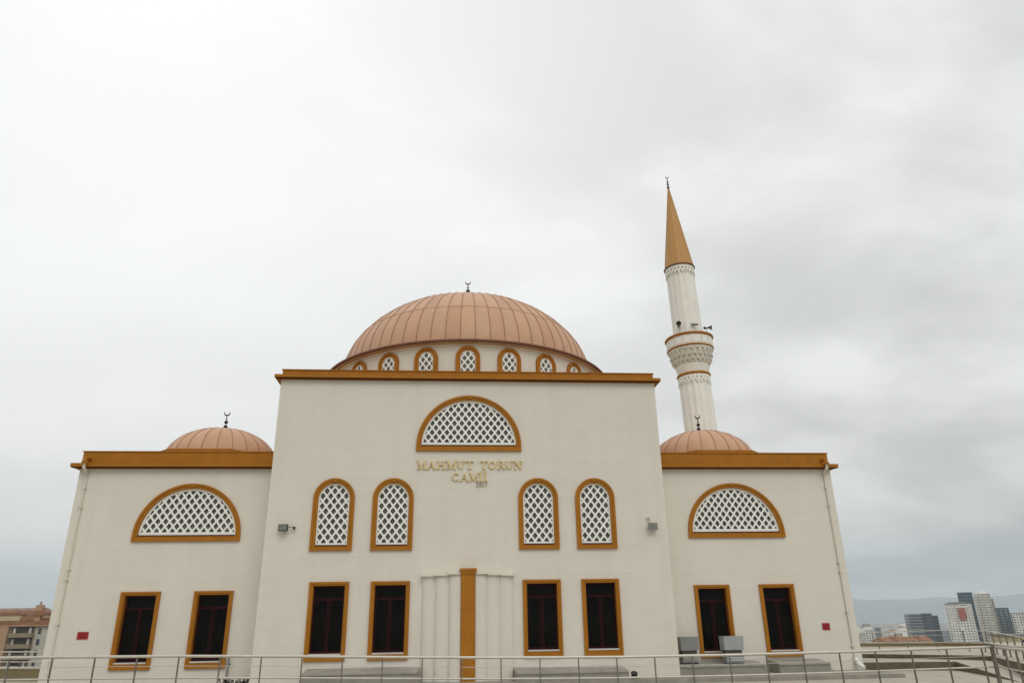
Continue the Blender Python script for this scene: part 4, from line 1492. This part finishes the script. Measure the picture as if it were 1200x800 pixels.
# apartment house with the red roof, left
def left_house():
    X0, X1, Y = -146.0, -119.5, 220.0
    zg, ze = -15.5, 3.6
    t = thing('apartment_house', 'old tan apartment house with red tiled hip roof and balconies, left of the mosque', 'house', ((X0 + X1) / 2, Y, zg))
    hw, H, D = (X1 - X0) / 2, ze - zg, 14.0
    mb = MB(); mb.box(-hw, hw, 0, D, 0, H); mb.build('wall', M['house_tan'], t)
    # peach stair bay
    mb = MB(); mb.box(-1.5, 1.1, -1.2, -0.01, 0, H - 0.1); mb.build('stair_bay', M['house_peach'], t)
    # roof: hip with eaves; course ridges are real steps
    rf = MB()
    e = 0.9
    steps = 14
    for i in range(steps):
        u0, u1 = i / steps, (i + 1) / steps
        def rng(u, lift):
            ix = 7.0 * u
            iy = (D / 2 + e) * u
            return [(-hw - e + ix, -e + iy, H + 0.25 + 5.2 * u + lift), (hw + e - ix, -e + iy, H + 0.25 + 5.2 * u + lift), (hw + e - ix, D + e - iy, H + 0.25 + 5.2 * u + lift), (-hw - e + ix, D + e - iy, H + 0.25 + 5.2 * u + lift)]
        a, b = rng(u0, 0.0), rng(u1, -0.10)
        rf.add(a + b, [(0, 1, 5, 4), (1, 2, 6, 5), (2, 3, 7, 6), (3, 0, 4, 7)])
    r_o = rf.build('roof', M['tile'], t)
    mb = MB(); mb.box(-hw - e, hw + e, -e, D + e, H + 0.01, H + 0.24); mb.build('eave', M['house_peach'], t)
    # dormers
    for (xd, wd, hd, zz, mm) in ((-1.2, 3.6, 1.7, 1.6, 'house_yellow'), (7.6, 0.8, 1.6, 1.4, 'house_peach'), (10.6, 1.9, 1.2, 2.2, 'house_peach')):
        mb = MB(); mb.box(xd - wd, xd + wd, 1.0 + (zz - 1.6), 5.0, H + zz, H + zz + hd); mb.build('dormer', M[mm], r_o)
        mb = MB(); mb.box(xd - wd - 0.3, xd + wd + 0.3, 0.6 + (zz - 1.6), 5.2, H + zz + hd + 0.01, H + zz + hd + 0.25); mb.build('dormer_roof', M['tile'], r_o)
    mb = MB(); mb.box(4.1, 6.1, 5.8, 7.4, H + 4.0, H + 6.2); mb.box(4.9, 5.3, 6.2, 6.8, H + 6.21, H + 7.2); mb.build('chimney', M['house_peach'], r_o)
    # balcony recesses and floors
    for f in range(5):
        zf = H - 3.05 * (f + 1)
        rc = MB(); rc.box(1.7, 7.9, -0.05, 0.02, zf + 0.9, zf + 2.85); rc.build('recess', M['house_dark'], t)
        bl = MB(); bl.box(1.5, 8.1, -1.5, -0.06, zf, zf + 1.15); bl.build('balcony', M['house_tan'], t)
        for xw in (2.4, 6.9):
            wd = MB(); wd.box(xw - 0.35, xw + 0.35, -0.12, -0.055, zf + 1.0, zf + 2.6); wd.build('window', M['marble'], t)
        for xw in (-10.5, -7, -3.6):
            wd = MB(); wd.box(xw - 0.8, xw + 0.8, -0.06, 0.03, zf + 1.0, zf + 2.5); wd.build('window', M['t_windark'], t)
        wd = MB(); wd.box(9.2, 10.1, -0.08, 0.03, zf + 0.8, zf + 2.5); wd.build('window', M['t_windark'], t)
    pl = MB(); pl.box(8.4, hw + 0.02, -0.04, D * 0.3, 0, H - 0.02); pl.build('corner_panel', M['house_cream'], t)


left_house()

# far hills
def hills():
    mb = MB()
    n, rows = 240, 7
    vs = []
    for i in range(n + 1):
        a = R(-75 + 150 * i / n)
        hgt = 135 + 95 * math.sin(a * 1.2 + 0.9) + 70 * mnoise.noise(Vector((a * 4.0, 1.7, 0))) + 28 * mnoise.noise(Vector((a * 15.0, 5.7, 0)))
        hgt = max(40, hgt)
        for j in range(rows + 1):
            u = j / rows
            d = 7800 + 2400 * u
            z_ = -31 + (hgt + 31) * math.sin(PI * min(1, u * 1.0)) ** 0.9 * (1 + 0.10 * mnoise.noise(Vector((a * 30, u * 4, 2))))
            vs.append((d * math.sin(a), d * math.cos(a), z_ if 0 < j < rows else -31))
    fs = []
    for i in range(n):
        for j in range(rows):
            b = i * (rows + 1) + j
            fs.append((b, b + rows + 1, b + rows + 2, b + 1))
    mb.add(vs, fs)
    structure(mb.build('hills', mat('far_hills', (0.19, 0.215, 0.225), rough=0.95, var=0.25, scale=0.003), smooth=True))


hills()

# ------------------------------------------------------------------ haze
HZ = mat('haze_air', (1, 1, 1))
tn = HZ.node_tree
tn.nodes.clear()
ho = tn.nodes.new('ShaderNodeOutputMaterial')
hv = tn.nodes.new('ShaderNodeVolumePrincipled')
hv.inputs['Color'].default_value = (0.84, 0.92, 1.0, 1)
hv.inputs['Density'].default_value = 0.00013
hv.inputs['Anisotropy'].default_value = 0.0
tn.links.new(hv.outputs[0], ho.inputs['Volume'])
mb = MB(); mb.box(-11500, 11500, -11500, 11500, -33, 430)
hz = mb.build('haze', HZ)
hz['kind'] = 'stuff'
